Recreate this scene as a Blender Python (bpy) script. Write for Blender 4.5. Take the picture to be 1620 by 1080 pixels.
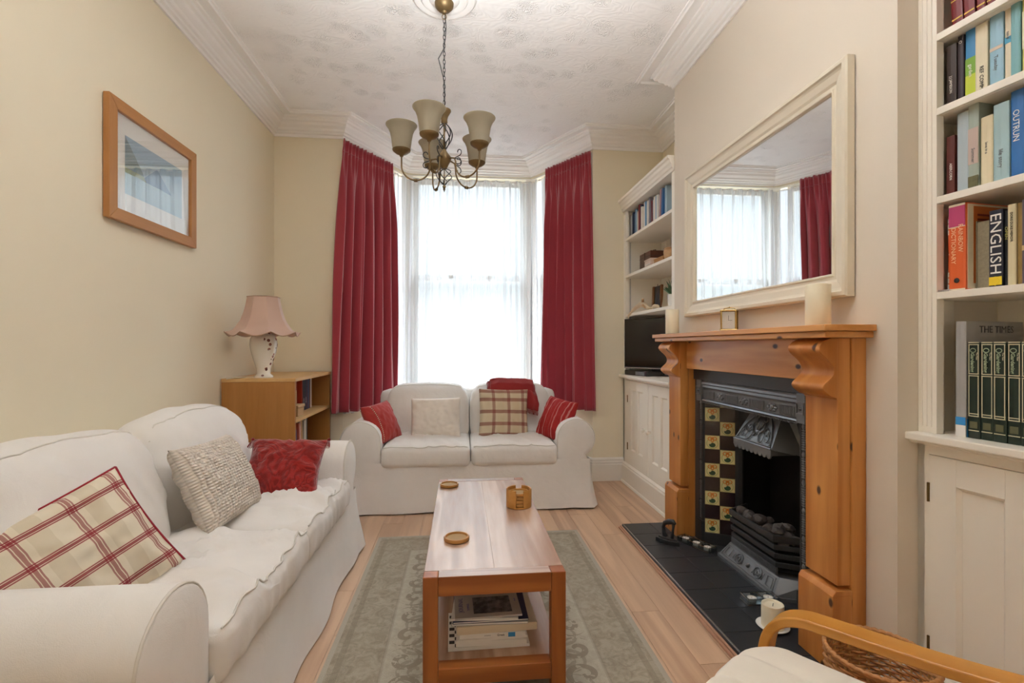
import bpy, bmesh, math, random
from mathutils import Vector, Matrix, noise
PI = math.pi
R = math.radians
random.seed(7)
for o in list(bpy.data.objects):
    bpy.data.objects.remove(o)
scn = bpy.context.scene
C = scn.collection

# ------------------------------------------------------------------ camera
FPX, YAW, EYE = 780.0, math.atan(80 / 780.0), 1.16
cd = bpy.data.cameras.new('camera')
cam = bpy.data.objects.new('camera', cd)
C.objects.link(cam)
cam.location = (0, 0, EYE)
cam.rotation_euler = (PI / 2, 0, -YAW)
cd.sensor_width = 36
cd.lens = 36 * FPX / 1620
cd.shift_y = 8 / 1620
cd.clip_start = 0.02
scn.camera = cam

# ------------------------------------------------------------------ world, light, exposure
SKY, BOUNCE_FILL, REAR_FILL = 22.0, 35.0, 9.0
w = bpy.data.worlds.new('world')
scn.world = w
w.use_nodes = True
bg = w.node_tree.nodes['Background']
# overcast sky: about three times brighter overhead than at the horizon, dull paving below it
wt = w.node_tree
_tc = wt.nodes.new('ShaderNodeTexCoord')
_sp = wt.nodes.new('ShaderNodeSeparateXYZ')
_rp = wt.nodes.new('ShaderNodeValToRGB')
_mr = wt.nodes.new('ShaderNodeMapRange')
_mr.inputs['From Min'].default_value = -1
wt.links.new(_tc.outputs['Generated'], _sp.inputs[0])
wt.links.new(_sp.outputs[2], _mr.inputs[0])
wt.links.new(_mr.outputs[0], _rp.inputs[0])
_e = _rp.color_ramp.elements
_e[0].position, _e[0].color = 0.0, (.10, .10, .10, 1)
_e[1].position, _e[1].color = 1.0, (.84, .92, 1.0, 1)
for _p, _c in ((.44, (.07, .07, .07, 1)), (.56, (.040, .044, .046, 1)), (.66, (.052, .057, .062, 1)), (.80, (.60, .66, .72, 1))):
    _n = _e.new(_p)
    _n.color = _c
wt.links.new(_rp.outputs[0], bg.inputs[0])
bg.inputs[1].default_value = SKY
scn.view_settings.view_transform = 'Standard'
scn.view_settings.look = 'None'
scn.view_settings.exposure = 0.54
scn.view_settings.gamma = 1.0
scn.view_settings.use_curve_mapping = False
scn.cycles.use_denoising = True
scn.cycles.max_bounces = 14
scn.cycles.diffuse_bounces = 9
scn.cycles.transparent_max_bounces = 24
scn.cycles.sample_clamp_indirect = 8.0


def portal(loc, rot, sx, sy):
    l = bpy.data.lights.new('daylight_portal', 'AREA')
    l.shape = 'RECTANGLE'
    l.size, l.size_y = sx, sy
    l.cycles.is_portal = True
    o = bpy.data.objects.new('daylight_portal', l)
    C.objects.link(o)
    o.location = loc
    o.rotation_euler = rot
    return o


# bay outline (inside faces) and rear window
BA, BB, BC_, BD = Vector((-.97, 4.17)), Vector((-.53, 4.93)), Vector((.70, 4.93)), Vector((1.13, 4.17))
for a, b in ((BA, BB), (BB, BC_), (BC_, BD)):
    m_ = (a + b) / 2
    t_ = (b - a).normalized()
    n_ = Vector((-t_.y, t_.x))
    p_ = m_ + n_ * .16
    portal((p_.x, p_.y, 1.72), (PI / 2, 0, math.atan2(t_.y, t_.x) + PI), (b - a).length, 2.4)
portal((.10, -3.78, 1.62), (PI / 2, 0, 0), 1.45, 1.4)
# added fill lamps, out of view, that top up the daylight


def fill_lamp(name, loc, rot, sx, sy, power, col=(0.93, 0.96, 1.0)):
    l = bpy.data.lights.new(name, 'AREA')
    l.shape = 'RECTANGLE'
    l.size, l.size_y = sx, sy
    l.energy = power
    l.color = col
    o = bpy.data.objects.new(name, l)
    C.objects.link(o)
    o.location = loc
    o.rotation_euler = rot
    return o


fill_lamp('rear_window_fill', (.05, -4.3, 1.6), (PI / 2 + .06, 0, 0), 3.2, 2.8, REAR_FILL, (1.0, .98, .95))  # added lamp outside the rear window, brightens the room from behind
fill_lamp('ceiling_bounce_fill', (0.1, .85, 1.98), (PI - .45, 0, 0), .9, .4, BOUNCE_FILL, (.96, .98, 1.0)).data.spread = R(100)  # added unseen lamp, bounced off the ceiling to lift the whole room


# ------------------------------------------------------------------ material helpers
def lin(c):
    if isinstance(c, str):
        c = [int(c[i:i + 2], 16) / 255 for i in (0, 2, 4)]
        return tuple(x / 12.92 if x <= .04045 else ((x + .055) / 1.055) ** 2.4 for x in c)
    return tuple(c)


class NT:
    """small wrapper that writes node maths as expressions"""
    def __init__(s, name, rough=.6, metal=0.0, spec=.5):
        s.m = bpy.data.materials.new(name)
        s.m.use_nodes = True
        s.t = s.m.node_tree
        s.p = s.t.nodes['Principled BSDF']
        s.p.inputs['Roughness'].default_value = rough
        s.p.inputs['Metallic'].default_value = metal
        s.p.inputs['Specular IOR Level'].default_value = spec

    def node(s, typ, **kw):
        n = s.t.nodes.new(typ)
        for k, v in kw.items():
            setattr(n, k, v)
        return n

    def link(s, a, b):
        if hasattr(a, 'links') or isinstance(a, bpy.types.NodeSocket):
            s.t.links.new(a, b)
        else:
            b.default_value = a

    def math(s, op, a, b=None, c=None):
        n = s.node('ShaderNodeMath', operation=op)
        s.link(a, n.inputs[0])
        if b is not None:
            s.link(b, n.inputs[1])
        if c is not None:
            s.link(c, n.inputs[2])
        return n.outputs[0]

    def coord(s, kind='Object', scale=(1, 1, 1), loc=(0, 0, 0), rot=(0, 0, 0)):
        tc = s.node('ShaderNodeTexCoord')
        mp = s.node('ShaderNodeMapping')
        mp.inputs['Scale'].default_value = scale
        mp.inputs['Location'].default_value = loc
        mp.inputs['Rotation'].default_value = rot
        s.t.links.new(tc.outputs[kind], mp.inputs[0])
        return mp.outputs[0]

    def noise(s, v, scale=5, detail=3, rough=.5, dist=0):
        n = s.node('ShaderNodeTexNoise')
        n.inputs['Scale'].default_value = scale
        n.inputs['Detail'].default_value = detail
        n.inputs['Roughness'].default_value = rough
        n.inputs['Distortion'].default_value = dist
        s.link(v, n.inputs['Vector'])
        return n.outputs[0]

    def voronoi(s, v, scale=5, feature='F1', out=0):
        n = s.node('ShaderNodeTexVoronoi', feature=feature)
        n.inputs['Scale'].default_value = scale
        s.link(v, n.inputs['Vector'])
        return n.outputs[out]

    def ramp(s, f, stops):
        n = s.node('ShaderNodeValToRGB')
        e = n.color_ramp.elements
        while len(e) < len(stops):
            e.new(.5)
        for i, (p, c) in enumerate(stops):
            e[i].position = p
            e[i].color = (*lin(c), 1)
        s.link(f, n.inputs[0])
        return n.outputs[0]

    def mix(s, f, a, b):
        n = s.node('ShaderNodeMix', data_type='RGBA')
        s.link(f, n.inputs[0])
        for v, i in ((a, 6), (b, 7)):
            if isinstance(v, (str, tuple)):
                n.inputs[i].default_value = (*lin(v), 1)
            else:
                s.t.links.new(v, n.inputs[i])
        return n.outputs[2]

    def sep(s, v):
        n = s.node('ShaderNodeSeparateXYZ')
        s.link(v, n.inputs[0])
        return n.outputs

    def color(s, c):
        if isinstance(c, (str, tuple)):
            s.p.inputs['Base Color'].default_value = (*lin(c), 1)
        else:
            s.t.links.new(c, s.p.inputs['Base Color'])
        return s

    def bump(s, h, strength=.2, dist=.01):
        n = s.node('ShaderNodeBump')
        n.inputs['Strength'].default_value = strength
        n.inputs['Distance'].default_value = dist
        s.link(h, n.inputs['Height'])
        s.t.links.new(n.outputs[0], s.p.inputs['Normal'])
        return s


MATS = {}


def plain(name, col, rough=.5, metal=0, var=.06, bump=0, bscale=40, spec=.5, nscale=6):
    if name in MATS:
        return MATS[name]
    k = NT(name, rough, metal, spec)
    c = lin(col)
    v = k.coord()
    n = k.noise(v, nscale, 3)
    k.color(k.mix(n, tuple(x * (1 - var) for x in c), tuple(min(1, x * (1 + var)) for x in c)))
    if bump:
        k.bump(k.noise(v, bscale, 3), bump, .004)
    MATS[name] = k.m
    return k.m


def wood(name, c1, c2, axis='Y', rough=.4, fine=1.0, knots=None, ring=14, perobj=0, spec=.4, contrast=1):
    k = NT(name, rough, 0, spec)
    sc = {'X': (.35, 5, 5), 'Y': (5, .35, 5), 'Z': (5, 5, .35)}[axis]
    v = k.coord('Object', sc)
    oi = k.node('ShaderNodeObjectInfo')
    add = k.node('ShaderNodeVectorMath', operation='ADD')
    k.link(v, add.inputs[0])
    if perobj:
        mu = k.node('ShaderNodeVectorMath', operation='SCALE')
        mu.inputs[0].default_value = (13, 7, 17)
        k.link(oi.outputs['Random'], mu.inputs['Scale'])
        k.link(mu.outputs[0], add.inputs[1])
    vv = add.outputs[0]
    n1 = k.noise(vv, 1.3 * fine, 2, .5, .6)
    if knots:
        kx = k.sep(k.coord('Object'))
        cmb = k.node('ShaderNodeCombineXYZ')
        k.link(k.math('MULTIPLY', kx[1], knots[0][1]), cmb.inputs[0])
        k.link(k.math('MULTIPLY', kx[2], knots[0][2]), cmb.inputs[1])
        vn = k.node('ShaderNodeTexVoronoi', voronoi_dimensions='2D')
        vn.inputs['Scale'].default_value = knots[1]
        k.link(cmb.outputs[0], vn.inputs['Vector'])
        gn = k.node('ShaderNodeNewGeometry')
        side = k.math('LESS_THAN', k.math('ABSOLUTE', k.sep(gn.outputs['Normal'])[0]), .35)
        kd = k.math('ADD', vn.outputs[0], side)
        n1 = k.math('ADD', n1, k.math('DIVIDE', .010, k.math('ADD', kd, .05)))
    rings = k.math('MULTIPLY', k.math('ADD', k.math('SINE', k.math('MULTIPLY', n1, ring * 2.2)), 1), .5)
    rings = k.math('POWER', rings, 1.6)
    n2 = k.noise(vv, 14 * fine, 4, .6)
    f = k.math('ADD', k.math('MULTIPLY', rings, .55 * contrast), k.math('MULTIPLY', n2, .5))
    col = k.ramp(f, [(.15, c2), (.85, c1)]) if contrast else None
    if perobj:
        col = k.mix(k.math('MULTIPLY', oi.outputs['Random'], perobj), col, c1)
    if knots:
        d = kd
        soft = k.math('MAXIMUM', 0.0, k.math('SUBTRACT', 1.0, k.math('DIVIDE', d, knots[2] * 1.9)))
        col = k.mix(k.math('MINIMUM', k.math('MULTIPLY', soft, 2.2), 1.0), col, '4a2a18')
    k.color(col)
    k.bump(f, .12, .002)
    MATS[name] = k.m
    return k.m


WHITE = plain('white_gloss_paint', 'e9e6df', .35, var=.02)
CREAM = plain('cream_paint', 'f5f0e5', .4, var=.02)
IVORY = plain('ivory_frame_paint', 'ddd3bf', .38, var=.03)
BRASS = plain('aged_brass', '7d6640', .38, .85, var=.3, nscale=30)
BRONZE = plain('antique_bronze', '7c6644', .45, .6, var=.35, nscale=40)
DARKIRON = plain('blackened_iron', '38393b', .36, .35, var=.2, bump=.2, bscale=60)
IRON = plain('polished_cast_iron', '77797c', .36, .55, var=.25, bump=.15, bscale=50)
SOOT = plain('sooty_firebox', '0c0b0b', .9, 0, var=.3, bump=.4, bscale=20)
BLACKPL = plain('black_plastic', '141214', .3, 0, var=.1)
SILVER = plain('silver_trim', 'c3c3c6', .25, .8, var=.05)
WAX = plain('ivory_wax', 'efe6cc', .5, 0, var=.03)
PAPER = plain('book_pages', 'd9cdb2', .8, 0, var=.08, nscale=80)
PAPERW = plain('white_paper', 'eceae6', .6, 0, var=.03)


def wall_mat(name, col):
    k = NT(name, .75, 0, .25)
    v = k.coord()
    n = k.noise(v, 1.3, 3)
    c = lin(col)
    k.color(k.mix(n, tuple(x * .97 for x in c), tuple(x * 1.03 for x in c)))
    k.bump(k.noise(k.coord('Object', (1, 1, .4)), 60, 4), .10, .002)
    return k.m


WALL = wall_mat('magnolia_wall_paint', 'e8dfc8')
BREAST = wall_mat('warm_stone_wall_paint', 'dbd1c2')


def ceiling_mat():
    k = NT('anaglypta_ceiling', .7, 0, .3)
    v = k.coord()
    dist = k.node('ShaderNodeVectorMath', operation='ADD')
    nz = k.node('ShaderNodeTexNoise')
    nz.inputs['Scale'].default_value = 9
    k.link(v, nz.inputs['Vector'])
    sc = k.node('ShaderNodeVectorMath', operation='SCALE')
    k.link(nz.outputs[1], sc.inputs[0])
    sc.inputs['Scale'].default_value = .06
    k.link(v, dist.inputs[0])
    k.link(sc.outputs[0], dist.inputs[1])
    d = k.voronoi(dist.outputs[0], 7.0)
    blob = k.math('MAXIMUM', 0.0, k.math('SUBTRACT', 1.0, k.math('MULTIPLY', d, 2.1)))
    blob = k.math('MINIMUM', k.math('MULTIPLY', blob, 1.8), 1.0)
    n = k.noise(v, 17, 2, .5, 1.2)
    petal = k.math('SINE', k.math('MULTIPLY', n, 62))
    h = k.math('MULTIPLY', blob, petal)
    sw = k.math('SINE', k.math('MULTIPLY', k.noise(k.coord('Object', (1, 1.6, 1)), 5, 2, .5, .6), 70))
    k.color('f2f0ee')
    k.bump(k.math('ADD', h, k.math('MULTIPLY', sw, .10)), .48, .008)
    return k.m


CEIL = ceiling_mat()
PLASTER = plain('white_plaster', 'f3f1ee', .55, var=.015)

FLOORW = wood('laminate_oak', 'd2b193', 'b08d73', 'Y', .33, 1.0, ring=9, perobj=.45, spec=.5)
OAKTOP = wood('limed_oak_top', 'c2a48c', '9a765e', 'Y', .26, 1.0, ring=13, spec=.6)
OAKRED = wood('golden_oak', 'a8642e', '88481c', 'Z', .35, 1.2, ring=9)
OAKREDX = wood('golden_oak_rail', 'a8642e', '88481c', 'X', .35, 1.2, ring=9)
PINE_Z = wood('waxed_pine_upright', 'd2924f', 'b06c30', 'Z', .33, .8, ((1, 7, 4.2), 1.0, .045), ring=10)
PINE_Y = wood('waxed_pine_rail', 'dba264', 'bf7f40', 'Y', .33, .8, ((1, 3.2, 5.5), 1.0, .036), ring=10)
BEECH = wood('oak_veneer', 'b98448', 'a06c34', 'Z', .42, 1.0, ring=3, contrast=.6)
BEECHE = wood('oak_veneer_edge', 'd8b27c', 'c89c62', 'Y', .42, 1.0, ring=3, contrast=.6)
FRAMEW = wood('light_oak_frame', 'c08c56', 'a87442', 'Z', .4, 1.0, ring=4, contrast=.6)
BENT = wood('bent_birch', 'c99044', 'b4782f', 'X', .3, 1.0, ring=6, contrast=.7)
CORKW = wood('turned_beech', 'c8985a', 'a87436', 'X', .4, 1.6, ring=4)
DARKWOOD = wood('mahogany_box', '6a3a20', '45220f', 'X', .35, 1.3, ring=5)
CARVED = wood('pale_carved_wood', 'cbb08a', 'ad8d64', 'X', .6, 1.3, ring=5)
TRIMW = wood('hearth_edge_wood', 'c49a80', 'a87c62', 'Y', .4, 1, ring=3)


def fabric(name, col, rough=.9, weave=500, wr=0.35, sheen=.25, var=.05, big=0, bigs=9):
    k = NT(name, rough, 0, .2)
    v = k.coord()
    n = k.noise(v, 8, 3)
    c = lin(col)
    k.color(k.mix(n, tuple(x * (1 - var) for x in c), tuple(min(1, x * (1 + var)) for x in c)))
    wv = k.noise(v, weave, 2, .6)
    h = k.math('MULTIPLY', wv, .25)
    if big:
        h = k.math('ADD', h, k.math('MULTIPLY', k.noise(v, bigs, 3, .5, 1.2), big))
    k.bump(h, wr, .006)
    k.p.inputs['Sheen Weight'].default_value = sheen
    return k.m


COTTON = fabric('white_cotton_slipcover', 'e6e3df', .9, 420, .38, big=1.5, bigs=10)
COTTONP = fabric('white_cotton_piping', 'dcd8d0', .9, 420, .2)
CUSHC = fabric('cream_canvas', 'e2dad0', .9, 260, .6, big=1.0)
REDPLAIN = fabric('brick_red_cotton', 'a5342f', .85, 300, .5, big=1.0)
THROWM = fabric('deep_red_wool', '8e2c2c', .95, 160, .7, big=1.0)


def red_chenille():
    k = NT('red_chenille_damask', .8, 0, .2)
    v = k.coord()
    d = k.math('SINE', k.math('MULTIPLY', k.noise(v, 7, 2, .5, 1.8), 38))
    f = k.math('MULTIPLY', k.math('ADD', d, 1), .5)
    k.color(k.mix(f, '76110d', '93201a'))
    k.bump(k.math('ADD', f, k.noise(v, 200, 2)), .5, .004)
    k.p.inputs['Sheen Weight'].default_value = .4
    return k.m


def red_stripe():
    k = NT('red_striped_weave', .85, 0, .2)
    u = k.sep(k.coord('UV'))[0]
    s_ = k.math('SINE', k.math('MULTIPLY', u, 62))
    t_ = k.math('SINE', k.math('MULTIPLY', u, 23))
    f = k.math('MULTIPLY', k.math('GREATER_THAN', s_, .55), k.math('GREATER_THAN', t_, -.2))
    n = k.noise(k.coord('UV'), 60, 3)
    k.color(k.mix(k.math('MULTIPLY', f, n), '9e2a2a', 'd49a94'))
    k.bump(k.math('ADD', k.math('MULTIPLY', s_, .5), n), .5, .004)
    return k.m


def knit():
    k = NT('cream_cable_knit', .95, 0, .15)
    uv = k.coord('UV')
    s = k.sep(uv)
    a = k.math('SINE', k.math('MULTIPLY', s[0], 150))
    b = k.math('SINE', k.math('MULTIPLY', s[1], 190))
    h = k.math('MULTIPLY', k.math('ADD', a, 1.2), k.math('ADD', b, 1.6))
    rib = k.math('SINE', k.math('MULTIPLY', s[0], 30))
    k.color(k.mix(k.math('MULTIPLY', k.math('ADD', a, 1), .5), 'd9cdbf', 'e9dfd3'))
    k.bump(k.math('ADD', h, rib), .7, .0035)
    return k.m


def plaid(name, base, line, horiz, vert, soft, triple=True, band='cdc0a8'):
    """horiz / vert: stripe centres in 0..1 of the UV"""
    k = NT(name, .9, 0, .2)
    s = k.sep(k.coord('UV'))
    u, v = s[0], s[1]

    def stripes(c, centres, hw):
        out = None
        for c0 in centres:
            d = k.math('ABSOLUTE', k.math('SUBTRACT', c, c0))
            m = k.math('LESS_THAN', d, hw)
            if triple:
                e = k.math('MULTIPLY', k.math('GREATER_THAN', d, hw * .42), k.math('LESS_THAN', d, hw * .62))
                m = k.math('MULTIPLY', m, k.math('SUBTRACT', 1.0, e))
            out = m if out is None else k.math('MAXIMUM', out, m)
        return out

    def bands(c, centres, hw):
        out = None
        for c0 in centres:
            m = k.math('LESS_THAN', k.math('ABSOLUTE', k.math('SUBTRACT', c, c0)), hw)
            out = m if out is None else k.math('MAXIMUM', out, m)
        return out
    sh, sv = stripes(v, horiz, soft), stripes(u, vert, soft * .85)
    col = base
    bd = bands(u, [x + soft * 4 for x in vert], soft * 1.9)
    col = k.mix(k.math('MULTIPLY', bd, .55), base, band)
    col = k.mix(k.math('MULTIPLY', sv, .72 if triple else .6), col, line)
    col = k.mix(k.math('MULTIPLY', sh, .88 if triple else .68), col, line)
    k.color(col)
    k.bump(k.math('ADD', k.noise(k.coord('UV'), 300, 2), k.math('MULTIPLY', k.noise(k.coord(), 9, 3, .5, 1), 2)), .4, .004)
    return k.m


PLAID1 = plaid('cream_plaid_with_crimson_lines', 'e0d6c2', '8a1c2c', (.14, .38, .62, .86), (.12, .40, .68, .93), .026)
PLAID2 = plaid('cream_tartan_with_russet_bands', 'cbbda2', '7d3230', (.05, .27, .52, .77, .95), (.27, .58, .88), .036, False, 'c9b898')


def curtain_mat():
    k = NT('crimson_jacquard', .62, 0, .35)
    v = k.coord('UV')
    s = k.sep(v)
    a = k.math('SINE', k.math('MULTIPLY', s[0], 520))
    b = k.math('SINE', k.math('MULTIPLY', s[1], 560))
    h = k.math('MULTIPLY', a, b)
    k.color(k.mix(k.math('GREATER_THAN', h, .1), '962735', 'ad3846'))
    k.bump(h, .35, .002)
    k.p.inputs['Sheen Weight'].default_value = .5
    return k.m


def sheer_mat():
    k = NT('white_voile', .9)
    t = k.t
    out = t.nodes['Material Output']
    t.nodes.remove(k.p)
    tr = k.node('ShaderNodeBsdfTransparent')
    tr.inputs[0].default_value = (.97, .98, 1, 1)
    tl = k.node('ShaderNodeBsdfTranslucent')
    tl.inputs[0].default_value = (.37, .38, .40, 1)
    df = k.node('ShaderNodeBsdfDiffuse')
    df.inputs[0].default_value = (.88, .88, .90, 1)
    m1 = k.node('ShaderNodeMixShader')
    m1.inputs[0].default_value = .5
    t.links.new(tl.outputs[0], m1.inputs[1])
    t.links.new(df.outputs[0], m1.inputs[2])
    lw = k.node('ShaderNodeLayerWeight')
    lw.inputs[0].default_value = .5
    # the weave closes up where the cloth is seen edge on
    op = k.math('MINIMUM', .95, k.math('ADD', .42, k.math('MULTIPLY', lw.outputs['Facing'], .8)))
    m2 = k.node('ShaderNodeMixShader')
    t.links.new(op, m2.inputs[0])
    t.links.new(tr.outputs[0], m2.inputs[1])
    t.links.new(m1.outputs[0], m2.inputs[2])
    t.links.new(m2.outputs[0], out.inputs[0])
    return k.m


def glass_mat(name='window_glass', tint=(.96, .98, .97), gl=.06, rough=.02):
    k = NT(name)
    t = k.t
    out = t.nodes['Material Output']
    t.nodes.remove(k.p)
    tr = k.node('ShaderNodeBsdfTransparent')
    tr.inputs[0].default_value = (*tint, 1)
    g = k.node('ShaderNodeBsdfGlossy')
    g.inputs['Roughness'].default_value = rough
    lw = k.node('ShaderNodeFresnel')
    lw.inputs[0].default_value = 1.45
    gm = k.node('ShaderNodeNewGeometry')
    add = k.math('MULTIPLY', k.math('ADD', lw.outputs[0], gl), k.math('SUBTRACT', 1.0, gm.outputs['Backfacing']))
    m = k.node('ShaderNodeMixShader')
    t.links.new(add, m.inputs[0])
    t.links.new(tr.outputs[0], m.inputs[1])
    t.links.new(g.outputs[0], m.inputs[2])
    t.links.new(m.outputs[0], out.inputs[0])
    return k.m


CURT = curtain_mat()
SHEER = sheer_mat()
GLASS = glass_mat()
PICGLASS = glass_mat('picture_glass', (.98, .98, .98), .24, .01)
CLEAR = glass_mat('clear_moulded_glass', (.74, .78, .78), .34, .12)
MIRROR = plain('mirror_silvering', 'f2f4f4', .0, 1.0, var=0)
SCREEN = plain('glossy_black_screen', '0b0709', .12, 0, var=.05, spec=.9)
TILEBLK = plain('black_hearth_tile', '2b2c2f', .42, 0, var=.18, bump=.15, bscale=18, nscale=9)
GROUT = plain('grey_grout', '77736f', .8)
COAL = plain('charred_coal', '4a423e', .7, 0, var=.5, bump=.8, bscale=45, nscale=25)


# ------------------------------------------------------------------ mesh helpers
class M:
    def __init__(s):
        s.b = bmesh.new()
        s.uv = s.b.loops.layers.uv.new('UVMap')

    def box(s, x0, y0, z0, x1, y1, z1, mi=0, rot=None):
        vs = [s.b.verts.new(p) for p in ((x0, y0, z0), (x1, y0, z0), (x1, y1, z0), (x0, y1, z0), (x0, y0, z1), (x1, y0, z1), (x1, y1, z1), (x0, y1, z1))]
        if rot is not None:
            for v in vs:
                v.co = rot @ v.co
        for f in ((0, 3, 2, 1), (4, 5, 6, 7), (0, 1, 5, 4), (1, 2, 6, 5), (2, 3, 7, 6), (3, 0, 4, 7)):
            fc = s.b.faces.new([vs[i] for i in f])
            fc.material_index = mi
        return s

    def prism(s, pts, z0, z1, axis='Z', mi=0, M4=None):
        """extrude polygon pts (a,b). axis Z: (a,b,h); Y: (a,h,b); X: (h,a,b)"""
        def co(a, b, h):
            p = {'Z': (a, b, h), 'Y': (a, h, b), 'X': (h, a, b)}[axis]
            return M4 @ Vector(p) if M4 is not None else p
        lo = [s.b.verts.new(co(a, b, z0)) for a, b in pts]
        hi = [s.b.verts.new(co(a, b, z1)) for a, b in pts]
        n = len(pts)
        fs = [s.b.faces.new(lo), s.b.faces.new(hi[::-1])]
        for i in range(n):
            fs.append(s.b.faces.new((lo[i], hi[i], hi[(i + 1) % n], lo[(i + 1) % n])))
        for f in fs:
            f.material_index = mi
        return s

    def grid(s, f, nu, nv, closeu=False, mi=0, uvf=None):
        vs = [[s.b.verts.new(f(i / nu, j / nv)) for j in range(nv + 1)] for i in range(nu if closeu else nu + 1)]
        for i in range(nu):
            for j in range(nv):
                a, b = vs[i][j], vs[(i + 1) % len(vs)][j]
                c, d = vs[(i + 1) % len(vs)][j + 1], vs[i][j + 1]
                try:
                    fc = s.b.faces.new((a, b, c, d))
                except ValueError:
                    continue
                fc.material_index = mi
                q = ((i, j), (i + 1, j), (i + 1, j + 1), (i, j + 1))
                for lp, (ii, jj) in zip(fc.loops, q):
                    lp[s.uv].uv = uvf(ii / nu, jj / nv) if uvf else (ii / nu, jj / nv)
        return vs

    def lathe(s, prof, n=32, cx=0, cy=0, mi=0, rfun=None, cap=True):
        rings = []
        for (r, z) in prof:
            ring = []
            for i in range(n):
                a = 2 * PI * i / n
                rr = r if rfun is None else rfun(r, z, a)
                zz = z
                if isinstance(rr, tuple):
                    rr, zz = rr
                ring.append(s.b.verts.new((cx + rr * math.cos(a), cy + rr * math.sin(a), zz)))
            rings.append(ring)
        for k in range(len(rings) - 1):
            for i in range(n):
                f = s.b.faces.new((rings[k][i], rings[k][(i + 1) % n], rings[k + 1][(i + 1) % n], rings[k + 1][i]))
                f.material_index = mi
        if cap:
            for ring in (rings[0][::-1], rings[-1]):
                f = s.b.faces.new(ring)
                f.material_index = mi
        return s

    def tube(s, pts, r=.005, n=8, mi=0, closed=False, flat=1.0, rad=None):
        pts = [Vector(p) for p in pts]
        m = len(pts)
        rings = []
        up = Vector((0, 0, 1))
        for i, p in enumerate(pts):
            if closed:
                t = pts[(i + 1) % m] - pts[i - 1]
            else:
                t = pts[min(i + 1, m - 1)] - pts[max(i - 1, 0)]
            t.normalize()
            if i == 0:
                a = up.cross(t)
                if a.length < .05:
                    a = Vector((1, 0, 0)).cross(t)
                a.normalize()
            else:
                a = a - t * a.dot(t)
                if a.length < 1e-4:
                    a = up.cross(t)
                a.normalize()
            b = t.cross(a)
            rr = rad[i] if rad else r
            rings.append([s.b.verts.new(p + a * (rr * math.cos(2 * PI * j / n)) + b * (rr * flat * math.sin(2 * PI * j / n))) for j in range(n)])
        for i in range(m if closed else m - 1):
            A, B = rings[i], rings[(i + 1) % m]
            for j in range(n):
                f = s.b.faces.new((A[j], A[(j + 1) % n], B[(j + 1) % n], B[j]))
                f.material_index = mi
        if not closed:
            for ring in (rings[0][::-1], rings[-1]):
                f = s.b.faces.new(ring)
                f.material_index = mi
        return s

    def ball(s, c, r, n=12, mi=0, sq=(1, 1, 1)):
        c = Vector(c)
        prof = []
        rings = []
        m = n // 2
        top = s.b.verts.new(c + Vector((0, 0, r * sq[2])))
        bot = s.b.verts.new(c - Vector((0, 0, r * sq[2])))
        for k in range(1, m):
            th = PI * k / m
            rings.append([s.b.verts.new(c + Vector((r * sq[0] * math.sin(th) * math.cos(2 * PI * j / n), r * sq[1] * math.sin(th) * math.sin(2 * PI * j / n), r * sq[2] * math.cos(th)))) for j in range(n)])
        fs = []
        for j in range(n):
            fs.append(s.b.faces.new((top, rings[0][j], rings[0][(j + 1) % n])))
            fs.append(s.b.faces.new((bot, rings[-1][(j + 1) % n], rings[-1][j])))
        for a, b in zip(rings, rings[1:]):
            for j in range(n):
                fs.append(s.b.faces.new((a[j], b[j], b[(j + 1) % n], a[(j + 1) % n])))
        for f in fs:
            f.material_index = mi
        return s

    def rbox(s, size, r, n, center=(0, 0, 0), disp=None, mi=0):
        t = bmesh.new()
        bmesh.ops.create_cube(t, size=1)
        bmesh.ops.subdivide_edges(t, edges=t.edges[:], cuts=n, use_grid_fill=True)
        sx, sy, sz = size
        mp = {}
        for v in t.verts:
            q = Vector((v.co.x * sx, v.co.y * sy, v.co.z * sz))
            inner = Vector([max(-(d / 2 - r), min(d / 2 - r, c)) for d, c in zip(size, q)])
            dlt = q - inner
            if dlt.length > 1e-9:
                q = inner + dlt.normalized() * r
            if disp:
                q = disp(q)
            mp[v] = s.b.verts.new(q + Vector(center))
        for f in t.faces:
            nf = s.b.faces.new([mp[v] for v in f.verts])
            nf.material_index = mi
        t.free()
        return s

    def sweep(s, path, prof, mi=0, closed=False):
        """path: 2D polyline, interior on its right; prof: (d inward, z)"""
        path = [Vector(p) for p in path]
        n = len(path)
        rows = []
        for i, p in enumerate(path):
            d0 = (path[i] - path[i - 1]).normalized() if i or closed else None
            d1 = (path[(i + 1) % n] - path[i]).normalized() if i < n - 1 or closed else None
            if d0 is None:
                d0 = d1
            if d1 is None:
                d1 = d0
            n0, n1 = Vector((d0.y, -d0.x)), Vector((d1.y, -d1.x))
            mv = n0 + n1
            mv = mv / max(.2, mv.dot(n0))
            rows.append([s.b.verts.new((p.x + mv.x * d, p.y + mv.y * d, z)) for d, z in prof])
        for i in range(n if closed else n - 1):
            A, B = rows[i], rows[(i + 1) % n]
            for j in range(len(prof) - 1):
                f = s.b.faces.new((A[j], A[j + 1], B[j + 1], B[j]))
                f.material_index = mi
        return s


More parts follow.
